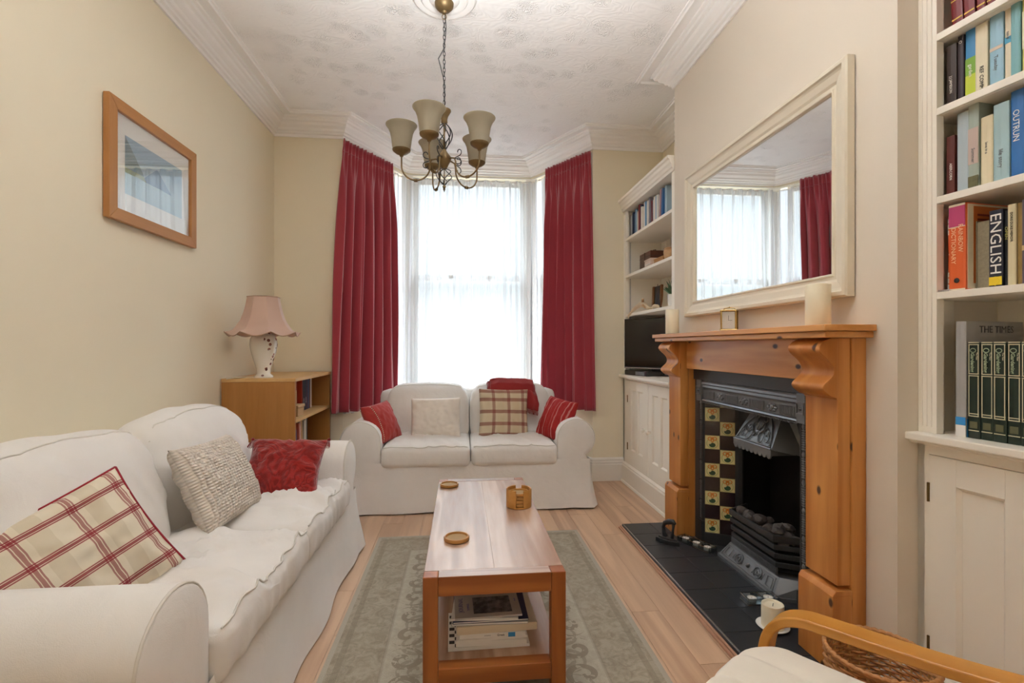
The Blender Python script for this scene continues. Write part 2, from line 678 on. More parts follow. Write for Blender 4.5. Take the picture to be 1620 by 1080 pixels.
def mk(name, m, mat, parent=None, smooth=False, bevel=0, seg=2, sub=0, off=True, kind=None, label=None, cat=None, group=None, angle=None):
    """link a mesh as one object; off=True subtracts the parent's location (world-built parts)"""
    bmesh.ops.recalc_face_normals(m.b, faces=m.b.faces)
    if parent is not None and off:
        q = parent.get('base')
        if q is not None:
            q = tuple(q)
            bmesh.ops.translate(m.b, verts=m.b.verts, vec=-Vector(q))
    me = bpy.data.meshes.new(name)
    m.b.to_mesh(me)
    m.b.free()
    for mt in (mat if isinstance(mat, (list, tuple)) else [mat]):
        me.materials.append(mt)
    if smooth:
        for p in me.polygons:
            p.use_smooth = True
        if angle:
            me.set_sharp_from_angle(angle=R(angle))
    o = bpy.data.objects.new(name, me)
    C.objects.link(o)
    if parent is not None:
        o.parent = parent
        if off and parent.get('base') is not None:
            o['base'] = tuple(parent['base'])
    if bevel:
        b = o.modifiers.new('bevel', 'BEVEL')
        b.width = bevel
        b.segments = seg
        b.limit_method = 'ANGLE'
    if sub:
        q = o.modifiers.new('sub', 'SUBSURF')
        q.levels = q.render_levels = sub
    if kind:
        o['kind'] = kind
    if label:
        o['label'] = label
    if cat:
        o['category'] = cat
    if group:
        o['group'] = group
    return o


def thing(name, label, cat, loc=(0, 0, 0), rotz=0, group=None, rot=None, base=None, kind=None):
    o = bpy.data.objects.new(name, None)
    C.objects.link(o)
    o.empty_display_size = .05
    o.location = loc
    o.rotation_euler = rot if rot else (0, 0, rotz)
    if label:
        o['label'] = label
    if cat:
        o['category'] = cat
    if group:
        o['group'] = group
    if kind:
        o['kind'] = kind
    o['base'] = base if base is not None else (loc if not rotz and not rot else (0, 0, 0))
    return o


def copy_tree(o, parent=None):
    c = o.copy()
    C.objects.link(c)
    c.parent = parent
    for ch in o.children:
        copy_tree(ch, c)
    return c


def text_part(name, body, size, mat, parent, mtx, ext=.0004, align='CENTER', sx=1.0, bold=0):
    cu = bpy.data.curves.new(name, 'FONT')
    cu.body = body
    cu.size = size
    cu.align_x = align
    cu.align_y = 'CENTER'
    cu.extrude = ext
    cu.offset = bold
    cu.resolution_u = 2
    t = bpy.data.objects.new(name, cu)
    me = bpy.data.meshes.new_from_object(t)
    bpy.data.objects.remove(t)
    me.name = name
    me.transform(mtx @ Matrix.Diagonal((sx, 1, 1, 1)))
    me.materials.clear()
    me.materials.append(mat)
    o = bpy.data.objects.new(name, me)
    C.objects.link(o)
    o.parent = parent
    return o


def mtx(c0, c1, c2, t):
    return Matrix(((c0[0], c1[0], c2[0], t[0]), (c0[1], c1[1], c2[1], t[1]), (c0[2], c1[2], c2[2], t[2]), (0, 0, 0, 1)))


def sstep(a, b, x):
    t = max(0, min(1, (x - a) / (b - a)))
    return t * t * (3 - 2 * t)


# ================================================================== ROOM SHELL
XL, XA, XB, YF, ZC = -1.51, 1.76, 1.40, 4.17, 3.0     # left wall, alcove back, chimney breast, far wall, ceiling
YB0, YB1 = 1.456, 3.13                                # chimney breast from / to
m = M()
m.box(-1.75, -3.75, -.06, 2.2, 5.2, -.014)
m.box(-1.75, -3.75, -.014, 2.2, 0.0, 0)
floor = mk('floor', m, FLOORW, kind='structure')
# laminate planks, one by one
PW = .125
pl_mesh = {}
col_i = 0
x = XL
while x < 1.75:
    y = -0.0 - (.37 * col_i % 1.25)
    first = True
    while y < 4.95:
        y0, y1 = max(y, 0.0), min(y + 1.25, 4.95)
        if y1 - y0 > .05:
            L_ = round(y1 - y0, 3)
            if L_ not in pl_mesh:
                mm = M()
                mm.box(.0006, .0008, -.013, PW - .0006, L_ - .0008, 0)
                me_o = mk('plank', mm, FLOORW, floor, bevel=0)
                pl_mesh[L_] = me_o.data
                o = me_o
            else:
                o = bpy.data.objects.new('plank', pl_mesh[L_])
                C.objects.link(o)
                o.parent = floor
            o.location = (x, y0, 0)
        y += 1.25
    x += PW
    col_i += 1

m = M()
m.box(-1.75, -3.75, ZC, 2.2, 5.2, ZC + .1)
mk('ceiling', m, CEIL, kind='structure')
m = M()
m.box(XL - .15, -3.6, 0, XL, YF + .15, ZC)
mk('wall_left', m, WALL, kind='structure')
m = M()
m.box(XL, YF, 0, BA.x, YF + .13, ZC)
m.box(BD.x, YF, 0, XA + .14, YF + .13, ZC)
mk('wall_far', m, WALL, kind='structure')
m = M()
m.box(XA, YB1 - .02, 0, XA + .14, YF, ZC)
m.box(XA, YB0, 0, 1.98, YB1, ZC, 0)
m.box(2.02, .3, 0, 2.12, YB0 + .1, ZC)
m.box(1.62, -3.6, 0, 2.12, .46, ZC)
mk('wall_right', m, WALL, kind='structure')
# chimney breast with the fireplace opening left out
OY0, OY1, OZ = 1.90, 2.72, .94
m = M()
m.box(XB, YB0, 0, XA, OY0, ZC)
m.box(XB, OY1, 0, XA, YB1, ZC)
m.box(XB, OY0, OZ, XA, OY1, ZC)
mk('wall_chimney_breast', m, BREAST, kind='structure')
# back wall with an assumed window behind the camera, sized for its fill light
m = M()
m.box(XL - .15, -3.75, 0, -.60, -3.6, ZC)
m.box(.80, -3.75, 0, 2.12, -3.6, ZC)
m.box(-.60, -3.75, 2.3, .80, -3.6, ZC)
m.box(-.60, -3.75, 0, .80, -3.6, .95)
mk('wall_back', m, WALL, kind='structure')
wd = thing('window_4', None, None, (0.05, -3.68, 0), kind='structure')
m = M()
for xx in (-.60, .075, .75):
    m.box(xx, -3.72, .95, xx + .05, -3.64, 2.30)
for zz in (.95, 1.6, 2.25):
    m.box(-.60, -3.72, zz, .80, -3.64, zz + .05)
mk('window_frame', m, WHITE, wd)
m = M()
m.box(-.60, -3.685, .95, .80, -3.68, 2.30)
mk('pane', m, GLASS, wd)

# bay: apron, lintel, corner posts, sash windows
SILL, HEAD = .62, 2.84


def off_line(pts, d):
    out = []
    n = len(pts)
    for i, p in enumerate(pts):
        d0 = (pts[i] - pts[i - 1]).normalized() if i else None
        d1 = (pts[i + 1] - pts[i]).normalized() if i < n - 1 else None
        d0 = d0 or d1
        d1 = d1 or d0
        n0, n1 = Vector((-d0.y, d0.x)), Vector((-d1.y, d1.x))
        mv = n0 + n1
        mv /= mv.dot(n0)
        out.append(p + mv * d)
    return out


bay = [BA, BB, BC_, BD]
bo = off_line(bay, .12)
m = M()
for i in range(3):
    q = [bay[i], bay[i + 1], bo[i + 1], bo[i]]
    m.prism([(p.x, p.y) for p in q], 0, SILL)
    m.prism([(p.x, p.y) for p in q], HEAD, ZC)
mk('wall_bay', m, WALL, kind='structure')
b2 = off_line(bay, -.035)
m = M()
for i in range(3):
    q = [b2[i], b2[i + 1], bay[i + 1], bay[i]]
    m.prism([(p.x, p.y) for p in q], SILL - .01, SILL + .02)
mk('trim_1', m, WHITE, kind='structure', bevel=.004)
m = M()
for c_ in (BB, BC_):
    m.box(c_.x - .055, c_.y - .02, SILL, c_.x + .055, c_.y + .10, HEAD)
for a, b in ((BA, BB), (BD, BC_)):
    t = (b - a).normalized()
    nn = Vector((-t.y, t.x)) if a is BA else Vector((t.y, -t.x))
    q = [a, a + t * .10, a + t * .10 + nn * .12, a + nn * .12]
    m.prism([(p.x, p.y) for p in q], SILL, HEAD)
mk('trim_2', m, WHITE, kind='structure', bevel=.006)


def sash(name, a, b, post):
    t = (b - a).normalized()
    rz = math.atan2(t.y, t.x)
    Lw = (b - a).length
    o = thing(name, None, None, (a.x, a.y, 0), rz, kind='structure')
    x0, x1 = post, Lw - post
    mid = 1.845
    for nm, z0, z1, dy in (('upper_sash', mid - .03, HEAD, .07), ('lower_sash', SILL, mid + .03, .035)):
        m = M()
        st = .05
        m.box(x0, dy, z0, x0 + st, dy + .035, z1)
        m.box(x1 - st, dy, z0, x1, dy + .035, z1)
        m.box(x0 + st, dy, z0, x1 - st, dy + .035, z0 + (.06 if nm == 'upper_sash' else .08))
        m.box(x0 + st, dy, z1 - .06, x1 - st, dy + .035, z1)
        s_ = mk(nm, m, WHITE, o, off=False)
        m = M()
        m.box(x0 + st, dy + .015, z0 + .05, x1 - st, dy + .019, z1 - .05)
        mk('pane', m, GLASS, s_, off=False)
    if Lw > 1:
        for fx in (.33, .67):
            m = M()
            m.box(x0 + fx * (x1 - x0) - .025, .02, mid - .005, x0 + fx * (x1 - x0) + .025, .036, mid + .03)
            mk('sash_catch', m, BRASS, o, off=False, bevel=.004)
    return o


sash('window_1', BB, BC_, .055)
sash('window_2', BA, BB, .10)
sash('window_3', BC_, BD, .10)

# cornice, ceiling bead and skirting swept round the room
room_path = [(XL, -3.6), (XL, YF), (BA.x, YF), tuple(BB), tuple(BC_), (BD.x, YF), (XA, YF), (XA, YB1), (XB, YB1), (XB, YB0), (1.47, YB0 - .001)]
Z0 = 2.862
prof = [(0, Z0), (.012, Z0), (.014, Z0 + .018), (.028, Z0 + .024), (.032, Z0 + .036), (.045, Z0 + .042), (.052, Z0 + .058), (.075, Z0 + .075),
        (.082, Z0 + .092), (.098, Z0 + .098), (.104, Z0 + .112), (.118, Z0 + .118), (.120, Z0 + .128), (.170, Z0 + .130), (.172, Z0 + .116), (.182, Z0 + .116), (.184, Z0 + .130), (.196, Z0 + .131), (.198, ZC)]
m = M()
m.sweep(room_path, prof)
mk('trim_3', m, PLASTER, kind='structure')
bprof = [(.022, 0), (.022, .14), (.018, .150), (.021, .160), (.014, .175), (.016, .185), (.006, .198), (0, .2)]
m = M()
m.sweep([(BA.x, YF), tuple(BB), tuple(BC_), (BD.x, YF), (XB + .02, YF)], bprof)
m.sweep([(BA.x, YF), (BA.x, YF)], bprof) if False else None
mk('baseboard_far', m, WHITE, kind='structure')
m = M()
m.sweep([(XL, -3.6), (XL, YF), (BA.x, YF)], bprof)
mk('baseboard_left', m, WHITE, kind='structure')
m = M()
m.sweep([(XB, YB1), (XB, 3.04)], bprof)
m.sweep([(XB, 1.50), (XB, YB0), (1.46, YB0)], bprof)
mk('baseboard_right', m, WHITE, kind='structure')
# ceiling rose
m = M()
RX, RY = -.09, 2.614
m.lathe([(.002, 2.962), (.05, 2.962), (.06, 2.970), (.075, 2.975), (.082, 2.985), (.10, 2.978), (.118, 2.978), (.128, 2.988), (.145, 2.984), (.16, 2.984), (.172, 2.995), (.174, ZC)], 48, RX, RY, cap=False)
mk('trim_4', m, PLASTER, kind='structure', smooth=True, angle=30)

# ================================================================== SOFAS
nz = noise.noise


def ridge(v):
    return 1 - abs(nz(v)) * 2


def make_sofa(name, label, loc, rotz, W, D, seed, wr=1.0, back_h=.86, two=None, puff=1.0):
    so = thing(name, label, 'sofa', loc, rotz)
    AW = .27
    HW = W / 2
    # slip-cover body with its skirt
    m = M()
    ins = .035

    def per(t):
        # rounded rectangle perimeter starting front-left
        x0, x1, y0, y1, r = -HW + ins, HW - ins, -.010, D, .04
        w_, d_ = x1 - x0, y1 - y0
        P_ = 2 * (w_ + d_)
        s_ = t * P_
        if s_ < w_:
            return Vector((x0 + s_, y0)), Vector((0, -1)), min(s_, w_ - s_)
        s_ -= w_
        if s_ < d_:
            return Vector((x1, y0 + s_)), Vector((1, 0)), min(s_, d_ - s_)
        s_ -= d_
        if s_ < w_:
            return Vector((x1 - s_, y1)), Vector((0, 1)), min(s_, w_ - s_)
        s_ -= w_
        return Vector((x0, y1 - s_)), Vector((-1, 0)), min(s_, d_ - s_)

    def fskirt(u, v):
        p, n_, dc = per(u % 1.0)
        z = .012 + v * .34
        fl = (1 - v) ** 1.5
        corner = math.exp(-(dc / .10) ** 2)
        out = .035 * fl + .02 * fl * corner + fl * .012 * math.sin(u * 60 + seed) * (.5 + nz(Vector((u * 11, seed, 0)))) + .006 * nz(Vector((u * 30, v * 2.5, seed)))
        q = p + n_ * out
        if corner > .3:
            q += (p - Vector((0, D / 2))).normalized() * .018 * fl * corner
        zz = z + (1 - v) * .012 * nz(Vector((u * 9, 3, seed)))
        return (q.x, q.y, max(.004, zz))
    m.grid(fskirt, 260, 14, closeu=True)
    sk = mk('skirt', m, COTTON, so, smooth=True, off=False)
    m = M()
    m.rbox((W - .1, D - .06, .10), .03, 8, (0, D / 2 + .02, .29))
    mk('base', m, COTTON, so, smooth=True, off=False)
    # back frame
    m = M()

    def fb(q):
        q = q.copy()
        q.y += (q.z + .3) * .12
        return q + Vector((0, .004, 0)) * nz(q * 6)
    m.rbox((W - .30, .16, .60), .06, 20, (0, D - .12, .50), fb)
    mk('back', m, COTTON, so, smooth=True, off=False)
    # arms
    for sgn in (-1, 1):
        prof = [(0.0, .24), (0.0, .40), (0.0, .49)]
        cx_, cz_, r_ = .138, .497, .138
        for a in range(168, -62, -12):
            prof.append((cx_ + r_ * math.cos(R(a)), cz_ + r_ * math.sin(R(a))))
        prof += [(.215, .355), (.222, .30), (.222, .24)]
        n_ = len(prof)
        m = M()
        DD = D - .02
        rows = []
        steps = [-.0, .004, .012, .03] + [.03 + (DD - .03) * k / 22 for k in range(1, 23)]
        shr = [.955, .985, .997, 1.0] + [1.0] * 22
        ccx, ccz = .125, .42
        for yy, s_ in zip(steps, shr):
            row = []
            for (a, b) in prof:
                aa, bb = ccx + (a - ccx) * s_, ccz + (b - ccz) * s_
                wv = .004 * nz(Vector((a * 9 + seed, yy * 5, b * 9)))
                row.append(m.b.verts.new((sgn * (HW - AW + aa + wv), yy, bb + wv - .05 * sstep(DD * .6, DD, yy))))
            rows.append(row)
        for r0, r1 in zip(rows, rows[1:]):
            for j in range(n_ - 1):
                m.b.faces.new((r0[j], r0[j + 1], r1[j + 1], r1[j]))
        # front cap as inner ring
        cen = m.b.verts.new((sgn * (HW - AW + ccx), -.006, ccz))
        ring2 = [m.b.verts.new((sgn * (HW - AW + ccx + (a - ccx) * .6), -.006, ccz + (b - ccz) * .6)) for a, b in prof]
        for j in range(n_):
            m.b.faces.new((rows[0][j], rows[0][(j + 1) % n_], ring2[(j + 1) % n_], ring2[j]))
            m.b.faces.new((ring2[j], ring2[(j + 1) % n_], cen))
        m.b.faces.new(rows[-1])
        arm = mk('arm', m, COTTON, so, smooth=True, off=False)
        m = M()
        m.tube([(sgn * (HW - AW + ccx + (a - ccx) * .995), .006, ccz + (b - ccz) * .995) for a, b in prof[1:-1]], .004, 6)
        mk('piping', m, COTTONP, arm, smooth=True, off=False)
    # seat cushions
    cw = (W - 2 * AW) / 2
    sd = .66
    for k, sx in enumerate((-1, 1)):
        cx_ = sx * cw / 2

        def fs(q, k=k, sx=sx):
            x_, y_, z_ = q
            u, v = x_ / (cw / 2), y_ / (sd / 2)
            up = max(0, z_ / .08)
            crown = .030 * puff * (1 - min(1, abs(u)) ** 3) * (1 - min(1, abs(v)) ** 3)
            f = Vector(q)
            if z_ > 0:
                f.z += crown
                ww = wr * (.026 * max(0, ridge(Vector((x_ * 6.5 + y_ * 2.5 + 3 * seed + 1.5 * nz(q * 3), y_ * 3 + 1.5 * nz(q * 4), seed + k)))) ** 3
                           + .008 * nz(Vector((x_ * 9, y_ * 16, seed + 5))))
                f.z += (ww - .006 * wr) * sstep(1, .75, abs(u)) * up
            # puckered front border
            if y_ < -sd / 2 + .03:
                f.y -= .018 * (1 - (z_ / .09) ** 2) + wr * .006 * ridge(Vector((x_ * 14, z_ * 4, seed)))
            f.z += .003 * nz(q * 14 + Vector((seed, 0, 0)))
            return f
        m = M()
        m.rbox((cw - .004, sd, .15), .038, 46 if wr > 1 else 34, (cx_, sd / 2 - .015, .385), fs)
        sc_ = mk('seat_cushion', m, COTTON, so, smooth=True, off=False)
        m = M()
        zz = .385 + .066
        pts = []
        for t in range(0, 61):
            xx = -cw / 2 + .02 + (cw - .04) * t / 60
            q = fs(Vector((xx, -sd / 2 + .012, .066)))
            pts.append((q.x + cx_, q.y + sd / 2 - .017, q.z + .385 + .002))
        m.tube(pts, .0032, 5)
        mk('piping', m, COTTONP, sc_, smooth=True, off=False)
    # back cushions
    bw = (W - 2 * AW + .10) / 2 if two is None else two
    bh = back_h - .42
    for k, sx in enumerate((-1, 1)):
        cx_ = sx * bw / 2

        def fbk(q, k=k, sx=sx):
            x_, y_, z_ = q
            u, v = x_ / (bw / 2), z_ / (bh / 2)
            f = Vector(q)
            if y_ < 0:
                f.y -= .055 * puff * (1 - min(1, abs(u)) ** 2.5) * (1 - min(1, abs(v * .9 + .1)) ** 2.2)
                f.y -= wr * .010 * (max(0, ridge(Vector((x_ * 7 + z_ * 3 + seed * 2, z_ * 4 - x_ * 2, k + seed)))) ** 2) * sstep(.0, .7, abs(u) + .3 * max(0, v))
            f.z += .012 * puff * (1 - u * u) * max(0, v) - .030 * max(0, v) * abs(u) ** 4 + .010 * wr * nz(Vector((x_ * 5 + seed + k * 3, y_ * 4, 1))) * max(0, v)
            f.y -= .5 * .012 * nz(q * 5 + Vector((seed, k, 0)))
            # lean backwards
            return Vector((f.x * (1 - .06 * sstep(.2, 1, v)), f.y + f.z * .26, f.z))
        m = M()
        m.rbox((bw - .006, .19, bh), .075, 36, (cx_, D - .245, .44 + bh / 2 - .02), fbk)
        bc = mk('back_cushion', m, COTTON, so, smooth=True, off=False)
        m = M()
        pts = []
        for t in range(0, 61):
            a = t / 60
            # seam following the top corner of the cushion
            xx = -bw / 2 + .012 + (bw - .024) * a
            e = min(a, 1 - a)
            q = fbk(Vector((xx * .985, -.055, bh / 2 - .012 - (.05 * (1 - sstep(0, .07, e))))))
            pts.append((q.x + cx_, q.y + D - .245 - .004, q.z + .44 + bh / 2 - .02 + .002))
        m.tube(pts, .003, 5)
        mk('piping', m, COTTONP, bc, smooth=True, off=False)
    return so


make_sofa('slipcovered_sofa', 'white slipcovered sofa in front of the bay window', (.065, 3.50, 0), 0, 1.79, .84, 3.1, .55, .85)
make_sofa('slipcovered_sofa', 'white rumpled slipcovered sofa along the left wall', (-.615, 1.985, 0), PI / 2, 1.95, .84, 8.7, 1.6, .87, puff=1.15)


# ================================================================== PILLOWS
def pillow_mesh(w_, h_, T, seed, n=34, pinch=.07, wr=.01, slump=0, corner=.25):
    m = M()

    def side(sg):
        def f(a, b):
            u, v = 2 * a - 1, 2 * b - 1
            x_ = w_ / 2 * u * (1 - pinch * (1 - v * v))
            z_ = h_ / 2 * v * (1 - pinch * (1 - u * u))
            th = ((1 - u ** 2) * (1 - v ** 2))
            th = max(0, th) ** .42
            ed = max(abs(u), abs(v))
            wv = wr * (ridge(Vector((u * 3 + seed, v * 2.2, seed * 2 + sg))) - .4) * (.35 + ed) * min(1, th * 2.5)
            wv += wr * .6 * nz(Vector((u * 7, v * 7, seed)))*min(1, th*2)
            y_ = sg * (T / 2 * th + wv)
            z_ += -slump * (1 - u * u) * max(0, v) ** 2
            return (x_, y_, z_ + h_ / 2)
        return f
    m.grid(side(-1), n, n)
    m.grid(side(1), n, n)
    bmesh.ops.remove_doubles(m.b, verts=m.b.verts, dist=.0006)
    return m


def edge_pts(w_, h_, pinch, sides='TBLR', n=18, slump=0):
    P_ = []
    for s_ in sides:
        for i in range(n + 1):
            t = -1 + 2 * i / n
            u, v = {'T': (t, 1), 'B': (-t, -1), 'L': (-1, -t if False else t), 'R': (1, -t)}[s_]
            x_ = w_ / 2 * u * (1 - pinch * (1 - v * v))
            z_ = h_ / 2 * v * (1 - pinch * (1 - u * u)) - slump * (1 - u * u) * max(0, v) ** 2
            P_.append((x_, 0, z_ + h_ / 2))
    return P_


def pillow(name, label, loc, rot, w_, h_, T, mat, seed, piping=None, pin_sides='LTRB', pr=.004, **kw):
    t = thing(name, label, 'cushion', loc, 0, rot=rot)
    m = pillow_mesh(w_, h_, T, seed, **kw)
    mk('cushion_cover', m, mat, t, smooth=True, off=False)
    if piping:
        m = M()
        m.tube(edge_pts(w_, h_, kw.get('pinch', .07), pin_sides, slump=kw.get('slump', 0)), pr, 6, closed=(pin_sides == 'LTRB'))
        mk('piping', m, piping, t, smooth=True, off=False)
    return t


PIPERED = fabric('crimson_piping', '8c1626', .8, 300, .2)
REDDAM = red_chenille()
# left sofa
pillow('plaid_cushion', 'large cream cushion with crimson plaid lines by the near arm of the left sofa', (-.935, 1.375, .435), (R(-27), R(-20), R(60)), .48, .345, .17, PLAID1, 2.2, PIPERED, 'LTRB', .0045, wr=.014, pinch=.05)
pillow('knitted_cushion', 'cream cable knit cushion in the middle of the left sofa', (-.895, 2.085, .468), (R(-26), R(2), R(88)), .42, .345, .17, knit(), 5.4, None, wr=.010, pinch=.06)
rp = pillow('chenille_cushion', 'glossy red chenille cushion with corner tassels by the far arm of the left sofa', (-.84, 2.335, .458), (R(-46), R(2), R(4)), .36, .34, .14, REDDAM, 7.7, None, wr=.012, pinch=.10)
for (x_, z_) in ((-.18, .335), (.18, .335)):
    m = M()
    m.ball((x_, -.004, z_), .009, 8)
    for k in range(9):
        a = k * .7
        m.tube([(x_ + .004 * math.cos(a), .004 * math.sin(a), z_ - .004), (x_ + .009 * math.cos(a), .009 * math.sin(a) - .005, z_ - .03), (x_ + .011 * math.cos(a), .010 * math.sin(a) - .01, max(-.0, z_ - .05))], .0016, 4)
    mk('tassel', m, REDDAM, rp, smooth=True, off=False)
# far sofa
bp = pillow('beaded_cushion', 'brick red cushion with a pale beaded line by the left arm of the far sofa', (-.525, 3.70, .455), (R(-24), R(-4), R(62)), .31, .31, .14, REDPLAIN, 1.4, None, wr=.006, pinch=.06)
for i in range(20):
    t_ = i / 19
    u, v = -.62, -.88 + 1.76 * t_
    th = max(0, (1 - u * u) * (1 - v * v)) ** .42
    m = M()
    m.ball((.155 * u * (1 - .06 * (1 - v * v)), -.07 * th - .003, .155 * v * (1 - .06 * (1 - u * u)) + .155), .0042, 6)
    mk('bead', m, PAPER, bp, smooth=True, off=False)
pillow('cream_cushion', 'plain cream square cushion left of centre on the far sofa', (-.195, 3.80, .458), (R(-14), R(-1), R(-2)), .38, .31, .13, CUSHC, 3.9, None, wr=.010, pinch=.03)
pillow('tartan_cushion', 'beige cushion with russet tartan bands under the folded red throw', (.325, 3.79, .455), (R(-13), R(2), R(5)), .39, .38, .14, PLAID2, 6.2, None, wr=.010, pinch=.04)
pillow('striped_cushion', 'red striped woven cushion tilted against the right arm of the far sofa', (.66, 3.70, .455), (R(-24), R(6), R(-58)), .31, .33, .14, red_stripe(), 4.4, None, wr=.008, pinch=.05)
# throw folded over the back of the far sofa
th_ = thing('folded_throw', 'dark red folded throw hanging over the back of the far sofa', 'throw', (.40, 4.035, .60))
m = M()


def fth(a, b, o=0):
    xx = -.19 + .38 * a + .012 * nz(Vector((b * 3, o, 1)))
    path = [(-.13, .16), (-.105, .235), (-.05, .272), (.02, .268), (.07, .24), (.085, .17)]
    s_ = b * (len(path) - 1)
    i = min(int(s_), len(path) - 2)
    f = s_ - i
    f = f * f * (3 - 2 * f)
    yy = path[i][0] * (1 - f) + path[i + 1][0] * f
    zz = path[i][1] * (1 - f) + path[i + 1][1] * f
    e = abs(2 * a - 1) ** 6
    zz -= .022 * e
    yy += .02 * e * (1 if yy < -.05 else 0)
    zz += .014 * (1 - a) - .012 * abs(nz(Vector((a * 5, b * 3, 2 + o)))) + .013 * o
    yy -= .012 * o
    return (xx, yy, zz)


m.grid(lambda a, b: fth(a, b, 0), 34, 24)
m.grid(lambda a, b: fth(a * .97, b, 1), 34, 24)
m.grid(lambda a, b: (lambda p: (p[0] + .008, p[1] * .96, p[2] + .004))(fth(a * .92 + .02, b, 1.8)), 34, 24)


def tail(a, b, o=0):
    xx = .085 + .115 * a + .018 * b * math.sin(b * 3) + .006 * nz(Vector((b * 4, o, 7)))
    zz = .285 - .205 * b - .035 * a * sstep(0, .4, b) - .05 * sstep(.5, 1, a) * (1 - b)
    yy = .0 - .135 * sstep(0, .35, b) + .012 * math.sin(a * 9 + o) * b + .014 * o * (1 if o else 0) - .03 * b
    return (xx, yy, zz)


m.grid(lambda a, b: tail(a, b, 0), 18, 22)
m.grid(lambda a, b: (lambda p: (p[0] - .012, p[1] + .012, p[2] + .004))(tail(a, b, 0)), 18, 22)
o = mk('blanket', m, THROWM, th_, smooth=True, off=False)
sm = o.modifiers.new('s', 'SOLIDIFY')
sm.thickness = .009
m = M()
for i in range(24):
    p = tail(i / 23, 1.0)
    m.tube([p, (p[0] + .003, p[1] - .002, p[2] - .018), (p[0] + .003 * math.sin(i), p[1] - .003, p[2] - .034)], .0018, 4)
fr = mk('fringe', m, THROWM, th_, smooth=True, off=False)
fr['kind'] = 'stuff'


# ================================================================== CURTAINS
def curtain(name, label, top, bot, ztop, zbot, folds, seed, mirror=1):
    """top/bot: ((x,y),(x,y)) of the heading and the hem"""
    t = thing(name, label, 'curtain', (top[0][0], top[0][1], zbot), group=None)
    m = M()
    n = folds * 26
    ta, tb = Vector(top[0]), Vector(top[1])
    ba, bb = Vector(bot[0]), Vector(bot[1])

    def f(a, b):
        z = ztop + (zbot - ztop) * b
        k = b ** .8
        ca = ta.lerp(ba, k)
        cb = tb.lerp(bb, k)
        d = cb - ca
        nn = Vector((d.y, -d.x)).normalized()
        aa = a + .018 * math.sin(a * 17 + seed) * b
        # gathered heading tape: fine pleats that open into broad irregular folds below
        ph = aa * folds * 2 * PI + 1.7 * nz(Vector((a * 4 + seed, b * .9, 0))) + .5 * nz(Vector((a * 11 + seed, b * 2, 4)))
        amp = (.004 + .034 * sstep(.03, .30, b)) * (.85 + .6 * nz(Vector((a * 4.3, seed, b * .8))))
        s_ = math.sin(ph) + .30 * math.sin(2 * ph + seed)
        off = amp * s_
        hd = 1 - sstep(.045, .16, b)
        pin = 1 - .6 * math.exp(-((b - .045) / .012) ** 2)
        off += hd * pin * .011 * math.sin(aa * folds * 2.6 * 2 * PI + 2 * nz(Vector((a * 9, seed, 2))))
        off += .004 * math.sin(aa * folds * 5 * PI + seed) * sstep(.1, .3, b)
        lat = .008 * math.sin(2 * ph) * b
        p = ca + d * a + nn * (off + .03 + .02 * b) + d.normalized() * lat
        zz = z + .010 * nz(Vector((a * 30, seed, 0))) * (1 - sstep(0, .03, b)) + .004 * nz(Vector((a * 20, b * 20, seed)))
        return (p.x, p.y, zz)
    m.grid(f, n, 70, uvf=lambda a, b: (a * 1.6, b * 2.2))
    o = mk('drape', m, CURT, t, smooth=True)
    sm = o.modifiers.new('s', 'SOLIDIFY')
    sm.thickness = .003
    # gathered heading tape line
    m = M()
    pts = []
    for i in range(n + 1):
        p = Vector(f(i / n, .045))
        pts.append(p)
    m.tube(pts, .004, 4, flat=1.0)
    mk('heading_tape', m, CURT, t, smooth=True)
    return t


curtain('curtain', 'crimson full length curtain left of the bay window', ((-.985, 4.16), (-.655, 4.70)), ((-1.07, 4.08), (-.60, 4.52)), 2.855, .625, 6, 1.3)
curtain('curtain', 'crimson full length curtain right of the bay window', ((.825, 4.67), (1.13, 4.19)), ((.755, 4.52), (1.155, 4.10)), 2.855, .615, 6, 4.1)
# curtain track
m = M()
m.tube([(-.98, 4.20, 2.83), (-.56, 4.885, 2.83), (.71, 4.885, 2.83), (1.13, 4.22, 2.83)], .006, 6)
mk('curtain_track', m, WHITE, label='thin white curtain track bent round the bay window ceiling', cat='curtain track')


def net(name, label, path, zt, zb, folds, seed):
    t = thing(name, label, 'net curtain', (path[0][0], path[0][1], zb))
    P_ = [Vector(p) for p in path]
    seg = [(b - a).length for a, b in zip(P_, P_[1:])]
    L_ = sum(seg)

    def at(s_):
        s_ *= L_
        for i, l in enumerate(seg):
            if s_ <= l or i == len(seg) - 1:
                d = (P_[i + 1] - P_[i]).normalized()
                return P_[i] + d * s_, Vector((d.y, -d.x))
            s_ -= l

    m = M()

    def f(a, b):
        p, n_ = at(a)
        ph = a * folds * 2 * PI + 3.2 * nz(Vector((a * 7 + seed, b * .6, 0)))
        amp = .010 + .022 * (.45 + .55 * b) * (.6 + nz(Vector((a * 9, b * .8, seed))))
        q = p + n_ * (amp * math.sin(ph) + .004 * math.sin(ph * 2.7))
        return (q.x, q.y, zt + (zb - zt) * b)
    m.grid(f, int(folds * 22), 24)
    mk('voile', m, SHEER, t, smooth=True)
    m = M()
    m.tube([(at(i / 40)[0].x, at(i / 40)[0].y, zt - .01) for i in range(41)], .005, 5)
    mk('hem_rod', m, WHITE, t, smooth=True)
    return t


net('net_curtain', 'sheer white net curtain over the left half of the bay window', [(-.93, 4.26), (-.535, 4.875), (.088, 4.875)], 2.80, .60, 12, 2.0)
net('net_curtain', 'sheer white net curtain over the right half of the bay window', [(.092, 4.875), (.70, 4.875), (1.09, 4.26)], 2.80, .60, 12, 6.0)

